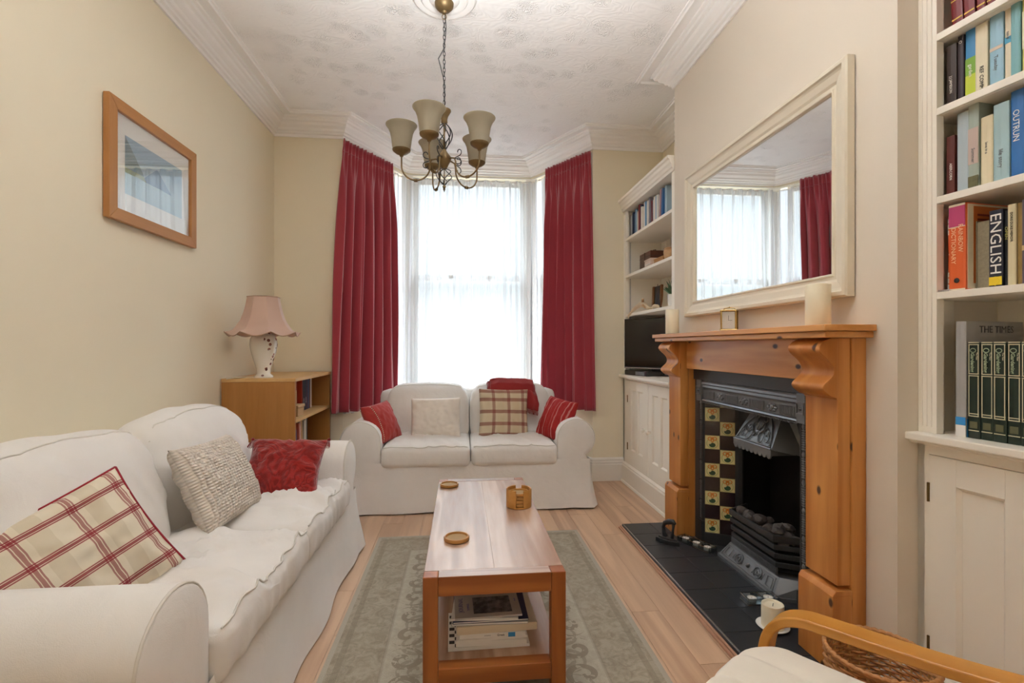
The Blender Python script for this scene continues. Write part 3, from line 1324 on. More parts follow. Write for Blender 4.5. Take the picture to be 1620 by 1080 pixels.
# ================================================================== RUG
def rug_mat():
    k = NT('rug_wool', .95, 0, .1)
    uv = k.coord('UV')
    s = k.sep(uv)
    W_, L_ = 1.215, 1.85
    # distance to the nearest edge in metres
    dx = k.math('MULTIPLY', k.math('SUBTRACT', .5, k.math('ABSOLUTE', k.math('SUBTRACT', s[0], .5))), W_)
    dy = k.math('MULTIPLY', k.math('SUBTRACT', .5, k.math('ABSOLUTE', k.math('SUBTRACT', s[1], .5))), L_)
    d = k.math('MINIMUM', dx, dy)
    n1 = k.noise(k.coord('Object'), 22, 4, .65, 1.5)
    n2 = k.noise(k.coord('Object'), 300, 2)
    base = k.ramp(k.math('ADD', k.math('MULTIPLY', n1, .8), k.math('MULTIPLY', n2, .2)), [(.36, '8d8372'), (.60, 'a79d8b')])

    def scroll(c, across, per, r, ph, kk=52):
        # spiral volutes repeated along the border
        p = k.math('SUBTRACT', k.math('PINGPONG', k.math('ADD', c, ph), per), per * .5)
        q = k.math('SUBTRACT', across, r)
        rad = k.math('SQRT', k.math('ADD', k.math('MULTIPLY', p, p), k.math('MULTIPLY', q, q)))
        ang = k.math('ARCTAN2', q, p)
        sp = k.math('SINE', k.math('ADD', k.math('MULTIPLY', rad, kk * 2), ang))
        return k.math('MULTIPLY', k.math('GREATER_THAN', sp, .25), k.math('LESS_THAN', rad, .072))
    along = k.math('MULTIPLY', s[1], L_)
    acr = k.math('MULTIPLY', s[0], W_)
    msk_y = k.math('GREATER_THAN', dy, dx)
    A = k.math('ADD', k.math('MULTIPLY', along, msk_y), k.math('MULTIPLY', acr, k.math('SUBTRACT', 1.0, msk_y)))
    sc = scroll(A, d, .15, .285, 0.02)
    sc2 = scroll(A, d, .15, .335, .085, 70)
    sc = k.math('MAXIMUM', sc, k.math('MULTIPLY', sc2, .7))
    sc = k.math('MULTIPLY', sc, k.math('GREATER_THAN', k.noise(k.coord('Object'), 60, 2), .40))
    inb = k.math('MULTIPLY', k.math('GREATER_THAN', d, .21), k.math('LESS_THAN', d, .37))
    light = k.ramp(n1, [(.3, 'a79e8d'), (.7, 'b8af9e')])
    c = k.mix(inb, base, light)
    c = k.mix(k.math('MULTIPLY', k.math('MULTIPLY', sc, inb), .75), c, '857c6c')
    l1 = k.math('LESS_THAN', k.math('ABSOLUTE', k.math('SUBTRACT', d, .052)), .012)
    l2 = k.math('LESS_THAN', k.math('ABSOLUTE', k.math('SUBTRACT', d, .21)), .006)
    l3 = k.math('LESS_THAN', k.math('ABSOLUTE', k.math('SUBTRACT', d, .37)), .006)
    c = k.mix(k.math('MULTIPLY', l1, .45), c, '7f7767')
    c = k.mix(k.math('MULTIPLY', k.math('MAXIMUM', l2, l3), .4), c, '8d8475')
    c = k.mix(k.math('LESS_THAN', d, .02), c, 'aba293')
    k.color(c)
    k.bump(k.math('ADD', n2, k.math('MULTIPLY', sc, .4)), .7, .004)
    return k.m


m = M()
m.grid(lambda a, b: (-.495 + 1.215 * a, 1.19 + 1.85 * b, .010 + .0007 * nz(Vector((a * 9, b * 14, 0)))), 30, 40)
vb = [(-.495, 1.19), (.72, 1.19), (.72, 3.04), (-.495, 3.04)]
for i in range(4):
    a, b = vb[i], vb[(i + 1) % 4]
    f = m.b.faces.new([m.b.verts.new(p) for p in ((a[0], a[1], .0005), (b[0], b[1], .0005), (b[0], b[1], .010), (a[0], a[1], .010))])
mk('rug', m, rug_mat(), label='grey taupe rug with scrolled border under the coffee table', cat='rug', smooth=False)

# ================================================================== COFFEE TABLE
TX0, TX1, TY0, TY1, TZ = -.122, .338, 1.575, 2.735, .43
ct = thing('coffee_table', 'oak coffee table with open lower shelf on the rug', 'table', ((TX0 + TX1) / 2, (TY0 + TY1) / 2, 0.0105))
PS = .048
for xx in (TX0, TX1 - PS):
    for yy in (TY0, TY1 - PS):
        m = M()
        m.box(xx, yy, .0108, xx + PS, yy + PS, TZ)
        mk('leg', m, OAKRED, ct, bevel=.003)
bw_ = (TX1 - TX0 - .0) / 4
m = M()
m.box(TX0 + .002, TY0 + PS + .001, TZ - .028, (TX0 + TX1) / 2 - .0001, TY1 - PS - .001, TZ - .0005)
m.box((TX0 + TX1) / 2 + .0001, TY0 + PS + .001, TZ - .028, TX1 - .002, TY1 - PS - .001, TZ - .0005)
mk('tabletop', m, OAKTOP, ct, bevel=.0006)
OAKTOPX = wood('limed_oak_breadboard', 'b89c88', '8e6e5a', 'X', .3, 1.3, ring=16, spec=.6)
for y0, y1 in ((TY0, TY0 + PS), (TY1 - PS, TY1)):
    m = M()
    m.box(TX0 + PS + .0006, y0 + .0005, TZ - .062, TX1 - PS - .0006, y1, TZ - .0004)
    r_ = mk('end_rail', m, OAKREDX, ct, bevel=.002)
    m = M()
    m.box(TX0 + PS + .002, y0 + .002, TZ - .0004, TX1 - PS - .002, y1 - .001, TZ + .0002)
    mk('end_grain_strip', m, OAKTOPX, r_)
    m = M()
    m.box(TX0 + PS + .0006, y0 + .0005, .085, TX1 - PS - .0006, y1, .138)
    mk('lower_rail', m, OAKREDX, ct, bevel=.002)
for x0 in (TX0 + .004, TX1 - .026):
    m = M()
    m.box(x0, TY0 + PS, TZ - .075, x0 + .022, TY1 - PS, TZ - .029)
    mk('side_rail', m, OAKRED, ct)
m = M()
m.box(TX0 + .01, TY0 + PS * .7, .112, TX1 - .01, TY1 - PS * .7, .134)
mk('shelf', m, OAKTOP, ct, bevel=.002)


def coaster(name, label, x, y, z, cat='coaster', group=None):
    t = thing(name, label, cat, (x, y, z), group=group)
    m = M()
    m.lathe([(.001, .0), (.044, .0), (.048, .003), (.048, .012), (.046, .015), (.042, .015), (.040, .012), (.040, .007), (.001, .007)], 40, x, y)
    for v in m.b.verts:
        v.co.z += z
    mk('dish', m, CORKW, t, smooth=True, angle=35)
    m = M()
    m.lathe([(.001, .0072), (.0385, .0072), (.0385, .0082), (.001, .0082)], 32, x, y)
    for v in m.b.verts:
        v.co.z += z
    mk('inlay', m, plain('cork_inlay', '9c8058', .8, nscale=60, var=.15), t)
    return t


coaster('coaster', 'round wooden coaster at the window end of the coffee table', -.063, 2.60, TZ + .0005)
coaster('coaster', 'round wooden coaster near the front left of the coffee table', -.018, 1.875, TZ + .0005)
HX, HY = .262, 2.245
for i, wd_ in enumerate(('lowest', 'second lowest', 'second highest', 'topmost')):
    coaster('coaster', f'{wd_} round wooden coaster in the slotted holder', HX, HY, TZ + .0065 + i * .0155)
t = thing('coaster_holder', 'cylindrical slotted wooden coaster holder on the coffee table', 'holder', (HX, HY, TZ))
m = M()
for s0, s1 in ((100, 250), (-75, 70)):
    pr = [(.051, .004), (.058, .004), (.058, .078), (.055, .082), (.051, .080)]
    m.grid(lambda a, b, s0=s0, s1=s1: (lambda p, ang: (HX + p[0] * math.cos(ang), HY + p[0] * math.sin(ang), TZ + p[1]))(pr[int(round(b * 5)) % 5], R(s0 + (s1 - s0) * a)), 24, 5)
    for s_ in (s0, s1):
        m.b.faces.new([m.b.verts.new((HX + r * math.cos(R(s_)), HY + r * math.sin(R(s_)), TZ + z)) for r, z in pr])
mk('holder_wall', m, CORKW, t, smooth=True, angle=40)
m = M()
m.lathe([(.001, .0005), (.056, .0005), (.058, .003), (.058, .006), (.001, .006)], 40, HX, HY)
for v in m.b.verts:
    v.co.z += TZ
mk('holder_base', m, CORKW, t)

# reading matter on the lower shelf
zs = .1345
NAVY = plain('navy_card', '1c2450', .5)
GREYC = plain('pale_grey_cover', 'b9b4b2', .35)
INK = plain('dark_print', '2a2a2e', .5)
BLUEL = plain('bright_blue_label', '2f86c4', .5)
stack = [
    ('magazine', 'white edged magazine with a black and white chequered border at the bottom of the pile', .335, .25, .010, 1, PAPERW, PAPERW),
    ('book', 'white softcover book lying directly on the chequered magazine', .29, .22, .018, -2, PAPERW, PAPER),
    ('magazine', 'thin folded white magazine below the book with the blue label', .29, .22, .008, 3, PAPERW, PAPERW),
    ('book', 'white paperback with a bright blue label on its spine in the table pile', .27, .21, .017, -1, PAPERW, PAPERW),
    ('book', 'thick cream book in the middle of the pile under the table', .33, .24, .026, 2, plain('cream_card', 'dccfb8', .6), PAPER),
    ('folder', 'pale grey folder beneath the navy folder in the pile', .315, .235, .008, -2, GREYC, PAPERW),
    ('folder', 'navy blue folder below the topmost magazines', .31, .235, .007, 0, NAVY, PAPERW),
    ('magazine', 'white magazine just below the grey topmost one', .275, .215, .007, -4, PAPERW, PAPERW),
    ('magazine', 'pale grey magazine with a dark group photograph on top of the pile', .275, .20, .006, 2, GREYC, PAPERW),
]
stack = [(a, b, c_ * .83, d_ * .9, e_, f_, g_, h_) for a, b, c_, d_, e_, f_, g_, h_ in stack]
z = zs
cxs = [.092, .105, .10, .108, .118, .100, .100, .085, .090]
for (nm, lb, w_, d_, t_, an, mc, mp), cx_ in zip(stack, cxs):
    cy_ = 1.66 + d_ / 2 + .012
    o = thing(nm, lb, nm, (cx_, cy_, z), R(an))
    m = M()
    m.box(-w_ / 2, -d_ / 2, t_ - .0012, w_ / 2, d_ / 2, t_)
    m.box(-w_ / 2, -d_ / 2, 0, w_ / 2, d_ / 2, .0012)
    if nm != 'folder':
        m.box(-w_ / 2, -d_ / 2, .0012, w_ / 2, -d_ / 2 + .0012, t_ - .0012)
    mk('cover', m, mc, o, off=False)
    m = M()
    m.box(-w_ / 2 + .002, -d_ / 2 + .0015, .0013, w_ / 2 - .002, d_ / 2 - .002, t_ - .0013)
    mk('pages', m, mp, o, off=False)
    if 'bright blue' in lb:
        m = M()
        m.box(w_ / 2 - .060, -d_ / 2 - .0006, .001, w_ / 2 - .036, -d_ / 2, t_ - .001)
        mk('label_patch', m, BLUEL, o, off=False)
        text_part('title', 'Greek', .010, INK, o, mtx((1, 0, 0), (0, 0, 1), (0, -1, 0), (w_ / 2 - .085, -d_ / 2 - .0004, t_ / 2)))
        text_part('title', 'companion', .005, plain('grey_print', '8d8d90'), o, mtx((1, 0, 0), (0, 0, 1), (0, -1, 0), (w_ / 2 - .13, -d_ / 2 - .0004, t_ / 2)))
    if 'chequered' in lb and 'black' in lb:
        for r_ in range(11):
            m = M()
            for c_ in range(2):
                if (r_ + c_) % 2:
                    m.box(-w_ / 2 + .004 + c_ * .019, -d_ / 2 + .006 + r_ * .02, t_ + .0001, -w_ / 2 + .022 + c_ * .019, -d_ / 2 + .024 + r_ * .02, t_ + .0006)
            mk('check_print', m, INK, o, off=False)
    if 'group photograph' in lb:
        m = M()
        m.box(-.05, -.068, t_, .083, .042, t_ + .0005)
        k = NT('dark_photo', .3)
        v = k.coord()
        k.color(k.ramp(k.noise(v, 38, 4, .6), [(.42, '2c2e33'), (.72, '8b8d90')]))
        mk('cover_photo', m, k.m, o, off=False)
        VIO = plain('violet_print', '6b6a9a', .5)
        text_part('title', 'JOURNAL', .022, VIO, o, mtx((0, 1, 0), (-1, 0, 0), (0, 0, 1), (-.092, -.005, t_ + .0003)))
        text_part('title', 'SUMMER', .012, VIO, o, mtx((0, 1, 0), (-1, 0, 0), (0, 0, 1), (-.067, -.02, t_ + .0003)))
        text_part('title', 'issue', .010, VIO, o, mtx((0, 1, 0), (-1, 0, 0), (0, 0, 1), (.100, .01, t_ + .0003)))
    z += t_ + .0004

# ================================================================== FIREPLACE
# hearth
hz = .03
hx0, hx1, hy0, hy1 = 1.022, XB, 1.51, 3.055
he = thing('hearth', 'raised hearth of black tiles in front of the fireplace', 'hearth', (hx0, hy0, 0), base=(hx0, hy0, 0))
m = M()
m.box(hx0 + .003, hy0 + .003, .0005, hx1 - .001, hy1 - .003, hz - .0045)
m.box(hx1 - .001, 1.915, .0005, 1.66, 2.705, hz - .0045)
mk('hearth_bed', m, GROUT, he)
TW, TL = .168, .171
tm = {}
for i in range(3):
    x0 = hx0 + .008 + i * TW
    x1 = min(x0 + TW - .003, hx1 - .002)
    for j in range(9):
        y1 = hy1 - .006 - j * TL
        y0 = max(y1 - TL + .003, hy0 + .006)
        key = (round(x1 - x0, 3), round(y1 - y0, 3))
        if key not in tm:
            m = M()
            m.box(0, 0, -.008, key[0], key[1], 0)
            o = mk('tile', m, TILEBLK, he, bevel=.0012, off=False)
            tm[key] = o
        else:
            o = tm[key].copy()
            C.objects.link(o)
        o.location = (x0 - hx0, y0 - hy0, hz)
for j in range(4):
    m = M()
    m.box(1.403, 1.93 + j * .192, hz - .008, 1.62, 1.93 + j * .192 + .189, hz)
    mk('tile', m, TILEBLK, he, bevel=.0012)
m = M()
m.box(hx0 - .004, hy0, .0005, hx0 + .003, hy1, hz - .001)
m.box(hx0 + .003, hy1 - .004, .0005, hx1, hy1 + .003, hz - .001)
mk('edge_tile', m, TILEBLK, he)
m = M()
m.box(hx0 - .001, hy0, hz - .0015, hx0 + .006, hy1, hz + .0012)
mk('metal_trim', m, SILVER, he, bevel=.001)
m = M()
for (a_, b_, h_) in ((.024, .014, .012), (.014, .004, .020)):
    m.box(hx0 - a_, hy0, .0005, hx0 - b_, hy1 + .01, h_)
mk('trim_5', m, TRIMW, kind='structure', bevel=.003)

# pine surround
SY0, SY1 = 1.578, 2.982
XS = 1.296
fp = thing('fireplace_surround', 'honey pine fireplace surround with scrolled corbels and mantel shelf', 'fireplace surround', (1.35, 2.28, hz), base=(1.35, 2.28, hz))
MZ = 1.235
m = M()
m.box(1.207, 1.533, MZ - .022, XB - .001, 3.03, MZ)
mk('mantel_shelf', m, PINE_Y, fp, bevel=.003)
m = M()
m.box(1.219, 1.545, MZ - .045, XB - .001, 3.018, MZ - .0225)
mk('mantel_moulding', m, PINE_Y, fp, bevel=.004)
m = M()
m.box(1.332, SY0 + .17, 1.03, XB - .001, SY1 - .17, MZ - .0455)
mk('frieze', m, PINE_Y, fp, bevel=.002)
m = M()
for k in range(2):
    pass
for nm, ya, yb in (('near', SY0, SY0 + .172), ('far', SY1 - .172, SY1)):
    m = M()
    m.box(1.345, ya, hz + .0003, XB - .001, yb, MZ - .0455)
    mk('jamb', m, PINE_Z, fp, bevel=.002)
    m = M()
    m.box(XS, ya + .006, hz + .30, 1.344, yb - .006, MZ - .0455)
    mk('pilaster', m, PINE_Z, fp, bevel=.002)
    m = M()
    m.box(XS - .024, ya - .002, hz + .0003, 1.3445, yb + .002, hz + .268)
    m.prism([(XS - .024, hz + .268), (1.3445, hz + .268), (1.3445, hz + .285), (XS - .012, hz + .285)], ya - .002, yb + .002, 'Y')
    mk('plinth', m, PINE_Z, fp, bevel=.002)
    # scrolled corbel: S profile in x-z, extruded along y
    prof = []
    zt, zb = MZ - .046, .975
    n_ = 40
    for i in range(n_ + 1):
        t_ = i / n_
        z_ = zt + (zb - zt) * t_
        # bulge out at the top, waist, smaller bulge at the foot
        x_ = XS - .002 - (.060 * math.exp(-((t_ - .17) / .20) ** 2) + .046 * math.exp(-((t_ - .80) / .15) ** 2) + .008)
        if t_ < .05:
            x_ += .012 * (1 - t_ / .05)
        if t_ > .93:
            x_ += .034 * ((t_ - .93) / .07) ** 1.6
        prof.append((min(x_, XS - .004), z_))
    prof = [(XS - .0005, zt)] + prof + [(XS - .0005, zb)]
    m = M()
    m.prism(prof, ya + .004, yb - .004, 'Y')
    mk('corbel', m, PINE_Z, fp, bevel=.0015, smooth=True, angle=35)

# cast iron register plate with splayed tiled cheeks
FY = 2.30
RX0 = 1.385
rg = thing('fireplace_insert', 'cast iron fireplace insert with splayed tiled cheeks and ornate hood', 'fireplace', (RX0, FY, hz), base=(RX0, FY, hz))
m = M()
m.box(1.375, SY0 + .15, .968, XB - .001, SY1 - .15, 1.032)
mk('slate_slip', m, plain('grey_slate_slip', '3a3b3e', .5, var=.1), fp)
for y0, y1 in ((SY0 + .172, FY - .458), (FY + .458, SY1 - .172)):
    m = M()
    m.box(1.385, y0, hz + .0003, XB - .001, y1, .968)
    mk('slate_slip', m, plain('grey_slate_slip', '3a3b3e', .5, var=.1), fp)
RT = .965
# top rail with mouldings
m = M()
m.prism([(1.399, RT), (1.380, RT), (1.372, RT - .008), (1.370, RT - .018), (1.376, RT - .024), (1.374, RT - .036), (1.382, RT - .044), (1.384, RT - .050), (1.399, RT - .05)], FY - .405, FY + .405, 'Y')
mk('top_moulding', m, IRON, rg)
m = M()
m.box(1.386, FY - .405, RT - .115, 1.399, FY + .405, RT - .05)
m.prism([(1.399, RT - .105), (1.376, RT - .105), (1.372, RT - .112), (1.378, RT - .118), (1.399, RT - .118)], FY - .405, FY + .405, 'Y')
tr_ = mk('frieze_rail', m, IRON, rg)
# reeded frieze: flutes and rosettes
m = M()
yy = FY - .39
i = 0
while yy < FY + .39:
    ph = (yy - FY + .39) / .78 * 7
    if int(ph) % 2 == 0:
        m.box(1.377, yy, RT - .098, 1.387, yy + .005, RT - .056)
        yy += .0095
    else:
        yy += .0095
f_ = mk('flute', m, IRON, rg, bevel=.001)
f_['kind'] = 'stuff'
for k_ in range(3):
    yc = FY - .39 + .78 * (1.5 + 2 * k_) / 7
    m = M()
    m.ball((1.382, yc, RT - .077), .014, 10, sq=(.5, 1, 1))
    for a in range(6):
        m.ball((1.383, yc + .026 * math.cos(a * PI / 3), RT - .077 + .013 * math.sin(a * PI / 3)), .010, 8, sq=(.5, 1.2, .8))
    mk('rosette', m, IRON, rg, smooth=True)
# row of little beads under the frieze
m = M()
n_ = 60
for i in range(n_):
    m.ball((1.373, FY - .40 + .80 * i / (n_ - 1), RT - .122), .0042, 6)
b_ = mk('beading', m, IRON, rg, smooth=True)
b_['kind'] = 'stuff'
for sy in (-1, 1):
    y0, y1 = (FY - .458, FY - .405) if sy < 0 else (FY + .405, FY + .458)
    m = M()
    m.box(1.366, y0, RT - .118, 1.399, y1, RT + .004)
    c_ = mk('corner_block', m, IRON, rg, bevel=.003)
    m = M()
    yc, zc = (y0 + y1) / 2, RT - .057
    for (h1, h2) in ((.019, .024),):
        m.box(1.361, yc - h1, zc + h1, 1.367, yc + h1, zc + h1 + .005)
        m.box(1.361, yc - h1, zc - h1 - .005, 1.367, yc + h1, zc - h1)
        m.box(1.361, yc - h1 - .004, zc - h1 - .005, 1.367, yc - h1, zc + h1 + .005)
        m.box(1.361, yc + h1, zc - h1 - .005, 1.367, yc + h1 + .004, zc + h1 + .005)
    m.ball((1.366, yc, zc), .009, 8)
    mk('boss', m, IRON, c_, smooth=False)
    m = M()
    m.box(1.384, y0 + .003, .16, 1.399, y1 - .003, RT - .118)
    m.tube([(1.384, y0 + .008, .16), (1.384, y0 + .008, RT - .118)], .005, 6)
    m.tube([(1.384, y1 - .008, .16), (1.384, y1 - .008, RT - .118)], .005, 6)
    cl = mk('side_column', m, IRON if False else DARKIRON, rg)
    m = M()
    zz = .17
    i = 0
    while zz < RT - .13:
        if int((zz - .17) / .085) % 2 == 0 or True:
            if (i % 12) < 9:
                m.box(1.378, y0 + .018, zz, 1.386, y1 - .018, zz + .005)
            elif (i % 12) == 10:
                m.ball((1.381, (y0 + y1) / 2, zz), .011, 8, sq=(.5, .9, 1.2))
        zz += .0095
        i += 1
    s_ = mk('reeding', m, IRON, cl)
    s_['kind'] = 'stuff'
    m = M()
    m.box(1.370, y0 - .003, hz + .0003, 1.399, y1 + .003, .16)
    mk('column_base', m, DARKIRON, rg, bevel=.004)
# splayed cheeks with tiles
TILEDK = plain('oxblood_glazed_tile', '241215', .18, var=.15, spec=.7)


def floral_tile():
    k = NT('primrose_tile_with_lily', .2, 0, .7)
    s = k.sep(k.coord('UV'))
    u, v = s[0], s[1]

    def disc(cx_, cy_, rx, ry, hw=None):
        a = k.math('DIVIDE', k.math('SUBTRACT', u, cx_), rx)
        b = k.math('DIVIDE', k.math('SUBTRACT', v, cy_), ry)
        d = k.math('SQRT', k.math('ADD', k.math('MULTIPLY', a, a), k.math('MULTIPLY', b, b)))
        if hw:
            return k.math('LESS_THAN', k.math('ABSOLUTE', k.math('SUBTRACT', d, 1.0)), hw)
        return k.math('LESS_THAN', d, 1.0)
    leaf = k.math('MULTIPLY', disc(.50, .30, .22, .17), k.math('SUBTRACT', 1.0, disc(.34, .46, .10, .10)))
    petals = k.math('MAXIMUM', k.math('MAXIMUM', disc(.34, .74, .13, .12, .25), disc(.66, .76, .13, .12, .25)), disc(.50, .68, .10, .15, .28))
    stem = disc(.5, .42, .38, .36, .05)
    n = k.noise(k.coord('UV'), 5, 2)
    c = k.mix(n, 'c9bd7c', 'ddd29a')
    c = k.mix(k.math('MULTIPLY', stem, .8), c, '7f9a52')
    c = k.mix(petals, c, 'c4742a')
    c = k.mix(leaf, c, '23442a')
    edge = k.math('MAXIMUM', k.math('ABSOLUTE', k.math('SUBTRACT', u, .5)), k.math('ABSOLUTE', k.math('SUBTRACT', v, .5)))
    c = k.mix(k.math('GREATER_THAN', edge, .48), c, '9c8f55')
    k.color(c)
    return k.m


TILEFL = floral_tile()
TS = .0795
for sy in (1, -1):
    pA = Vector((1.386, FY + sy * .402))
    pB = Vector((1.545, FY + sy * .318))
    dd = (pB - pA)
    Lc = dd.length
    dd.normalize()
    nn = Vector((-dd.y, dd.x)) * (-1 if sy > 0 else 1)     # towards the room centre
    if nn.y * sy > 0:
        nn = -nn
    m = M()
    q = [pA - nn * .012, pB - nn * .012, pB - nn * .004, pA - nn * .004]
    m.prism([(p.x, p.y) for p in q], hz + .0003, .86)
    q = [pA, pB, pB - nn * .004, pA - nn * .004]
    m.prism([(p.x, p.y) for p in q], hz + .0003, .095)
    ck = mk('cheek', m, DARKIRON, rg)
    for c_ in range(2):
        for r_ in range(10):
            z0 = .098 + r_ * TS
            z1 = min(z0 + TS - .0015, .858)
            a = pA + dd * (.004 + c_ * TS)
            b = pA + dd * (.004 + c_ * TS + TS - .0015)
            fl = (r_ + c_) % 2 == 0
            m = M()
            vs = []
            for p, z_ in ((a, z0), (b, z0), (b, z1), (a, z1)):
                vs.append(m.b.verts.new((p.x, p.y, z_)))
            bk = [m.b.verts.new(v.co - Vector((nn.x, nn.y, 0)) * .006) for v in vs]
            f = m.b.faces.new(vs)
            uvs = ((0, 0), (1, 0), (1, (z1 - z0) / (TS - .0015)), (0, (z1 - z0) / (TS - .0015)))
            for lp, uv in zip(f.loops, uvs):
                lp[m.uv].uv = uv
            for i in range(4):
                m.b.faces.new((vs[i], bk[i], bk[(i + 1) % 4], vs[(i + 1) % 4]))
            mk('tile', m, TILEFL if fl else TILEDK, ck)
# back plate with arched opening, canopy panels
m = M()
by0, by1 = FY - .318, FY + .318
m.box(1.545, by0, .66, 1.552, by1, .86)
m.box(1.545, by0, hz, 1.552, by0 + .035, .66)
m.box(1.545, by1 - .035, hz, 1.552, by1, .66)
m.box(1.386, FY - .42, .852, 1.552, FY + .42, .862)
mk('back_plate', m, DARKIRON, rg)
m = M()
m.box(1.553, by0 - .02, hz, 1.74, by0, .90)
m.box(1.553, by1, hz, 1.74, by1 + .02, .90)
m.box(1.733, by0, hz, 1.745, by1, .90)
m.box(1.553, by0, .88, 1.74, by1, .90)
m.box(1.56, by0, hz - .002, 1.74, by1, hz + .004)
mk('firebox', m, SOOT, rg)
# hood
m = M()
ht, hb = .855, .68
ty, byy = .115, .155
tx, bx = 1.515, 1.425
V = lambda *p: m.b.verts.new(p)
top = [V(tx, FY - ty, ht), V(tx, FY + ty, ht)]
bot = [V(bx, FY - byy, hb), V(bx, FY + byy, hb)]
bkt = [V(1.545, FY - ty - .03, ht), V(1.545, FY + ty + .03, ht)]
bkb = [V(1.545, FY - byy - .06, hb - .02), V(1.545, FY + byy + .06, hb - .02)]
m.b.faces.new((top[0], top[1], bot[1], bot[0]))
m.b.faces.new((top[1], bkt[1], bkb[1], bot[1]))
m.b.faces.new((top[0], bot[0], bkb[0], bkt[0]))
hd = mk('hood', m, IRON, rg)
# scalloped lip
m = M()
m.box(bx - .004, FY - byy - .002, hb - .028, bx + .004, FY + byy + .002, hb + .003)
m.tube([(bx - .003, FY - byy, hb + .004), (bx - .003, FY + byy, hb + .004)], .004, 6)
for k_ in range(9):
    yc = FY - byy + .017 + k_ * (2 * byy - .034) / 8
    pts = [(yc + .016 * math.cos(a), hb - .027 + .016 * math.sin(a)) for a in [PI + PI * q / 8 for q in range(9)]]
    m.prism([(p[0], p[1]) for p in pts], bx - .003, bx + .003, 'X')
for s_ in (-1, 1):
    m.box(bx, FY + s_ * byy - .003, hb - .026, 1.545, FY + s_ * byy + .003, hb + .002)
mk('hood_lip', m, IRON, hd)
# raised foliage on the hood front (arch and scrolls)
m = M()


def hp(u, v, e=.004):   # u -1..1, v 0..1 up
    z_ = hb + (ht - hb) * v
    x_ = bx + (tx - bx) * v
    wy = byy + (ty - byy) * v
    return Vector((x_ - e, FY + u * wy, z_ + e * .4))


m.tube([hp(.88 * math.cos(a), .08 + .80 * math.sin(a)) for a in [PI * q / 24 for q in range(25)]], .0035, 6)
m.tube([hp(-.95 + 1.9 * q / 8, .06) for q in range(9)], .003, 6)
random.seed(3)


def curl(u, v, r, a0, tw, n=16, rr=.0042):
    pts = []
    for q in range(n):
        t_ = q / (n - 1)
        rad = r * (1 - .8 * t_)
        a = a0 + tw * t_
        pts.append(hp(u + rad * math.cos(a), v + rad * .95 * math.sin(a), .005))
    m.tube(pts, rr, 5, rad=[rr * (1 - .5 * q / n) for q in range(n)])


for s_ in (-1, 1):
    curl(s_ * .38, .22, .24, PI / 2 if s_ > 0 else PI / 2, s_ * 6)
    curl(s_ * .50, .42, .17, 0 if s_ > 0 else PI, -s_ * 6)
    curl(s_ * .22, .50, .17, -PI / 2, s_ * 5.5)
    curl(s_ * .66, .20, .13, PI / 2, -s_ * 5)
    curl(s_ * .30, .70, .11, 0, s_ * 5)
    curl(s_ * .12, .30, .10, PI, s_ * 5)
    for q in range(5):
        a = R(25 + q * 17)
        m.tube([hp(s_ * .04, .38), hp(s_ * (.03 + .25 * math.cos(a)), .42 + .38 * math.sin(a))], .004, 5, rad=[.002, .0055])
mk('foliage_relief', m, IRON, hd, smooth=True)
# fire basket: trapezoid bars bulging forward
gz = [.165, .205, .245, .285]
gy, gx, gb = .205, 1.425, 1.555
gr = thing('fire_basket', 'black cast iron fire basket with horizontal bars holding coals', 'fire grate', (1.50, FY, hz), base=(1.50, FY, hz))
for i, z_ in enumerate(gz):
    e = .004 * i
    P_ = [(gb, FY - gy - .06), (gx - e, FY - gy + .02), (gx - e, FY + gy - .02), (gb, FY + gy + .06)]
    m = M()
    hh = .016 if i == 3 else .012
    for a, b in zip(P_, P_[1:]):
        a, b = Vector(a), Vector(b)
        t_ = (b - a).normalized()
        nn = Vector((t_.y, -t_.x)) * .011
        m.prism([(p.x, p.y) for p in (a - t_ * .002, b + t_ * .002, b + nn, a + nn)], z_ - hh, z_ + hh)
    mk('bar', m, DARKIRON, gr, bevel=.003)
m = M()
P_ = [(gb, FY - gy - .055), (gx + .012, FY - gy + .02), (gx + .012, FY + gy - .02), (gb, FY + gy + .055)]
m.prism(P_, .135, .150)
m.prism([(gb, FY - gy - .05), (gx + .02, FY - gy + .03), (gx + .02, FY + gy - .03), (gb, FY + gy + .05)], .150, .225)
mk('coal_tray', m, SOOT, gr)
m = M()
n_ = 40
for i in range(n_):
    yy = FY - gy + .03 + (2 * gy - .06) * i / (n_ - 1)
    m.box(gx - .004, yy - .0022, .128, gx + .006, yy + .0022, .150)
m.box(gx + .0, FY - gy + .02, .118, gx + .012, FY + gy - .02, .152)
q_ = mk('ribbed_apron', m, IRON, gr)
# coals
random.seed(11)
ci = 0
m0 = []
for i in range(26):
    layer = i // 14
    yy = FY + random.uniform(-.18, .18)
    xx = random.uniform(1.462, 1.545)
    zz = .255 + layer * .035 + random.uniform(-.005, .01)
    if i < 14:
        yy = FY - .18 + .36 * (i % 7) / 6 + random.uniform(-.01, .01)
        xx = 1.468 if i < 7 else 1.525
        zz = .252 if i < 7 else .262
    r = random.uniform(.024, .034)
    m = M()
    t_ = bmesh.ops.create_icosphere(m.b, subdivisions=2, radius=r)
    sd_ = random.random() * 50
    for v in t_['verts']:
        n1 = nz(v.co * 40 + Vector((sd_, 0, 0)))
        v.co = v.co * (1 + .30 * n1)
        v.co.z *= .8
        v.co += Vector((xx, yy, zz))
    mk('coal', m, COAL, gr)
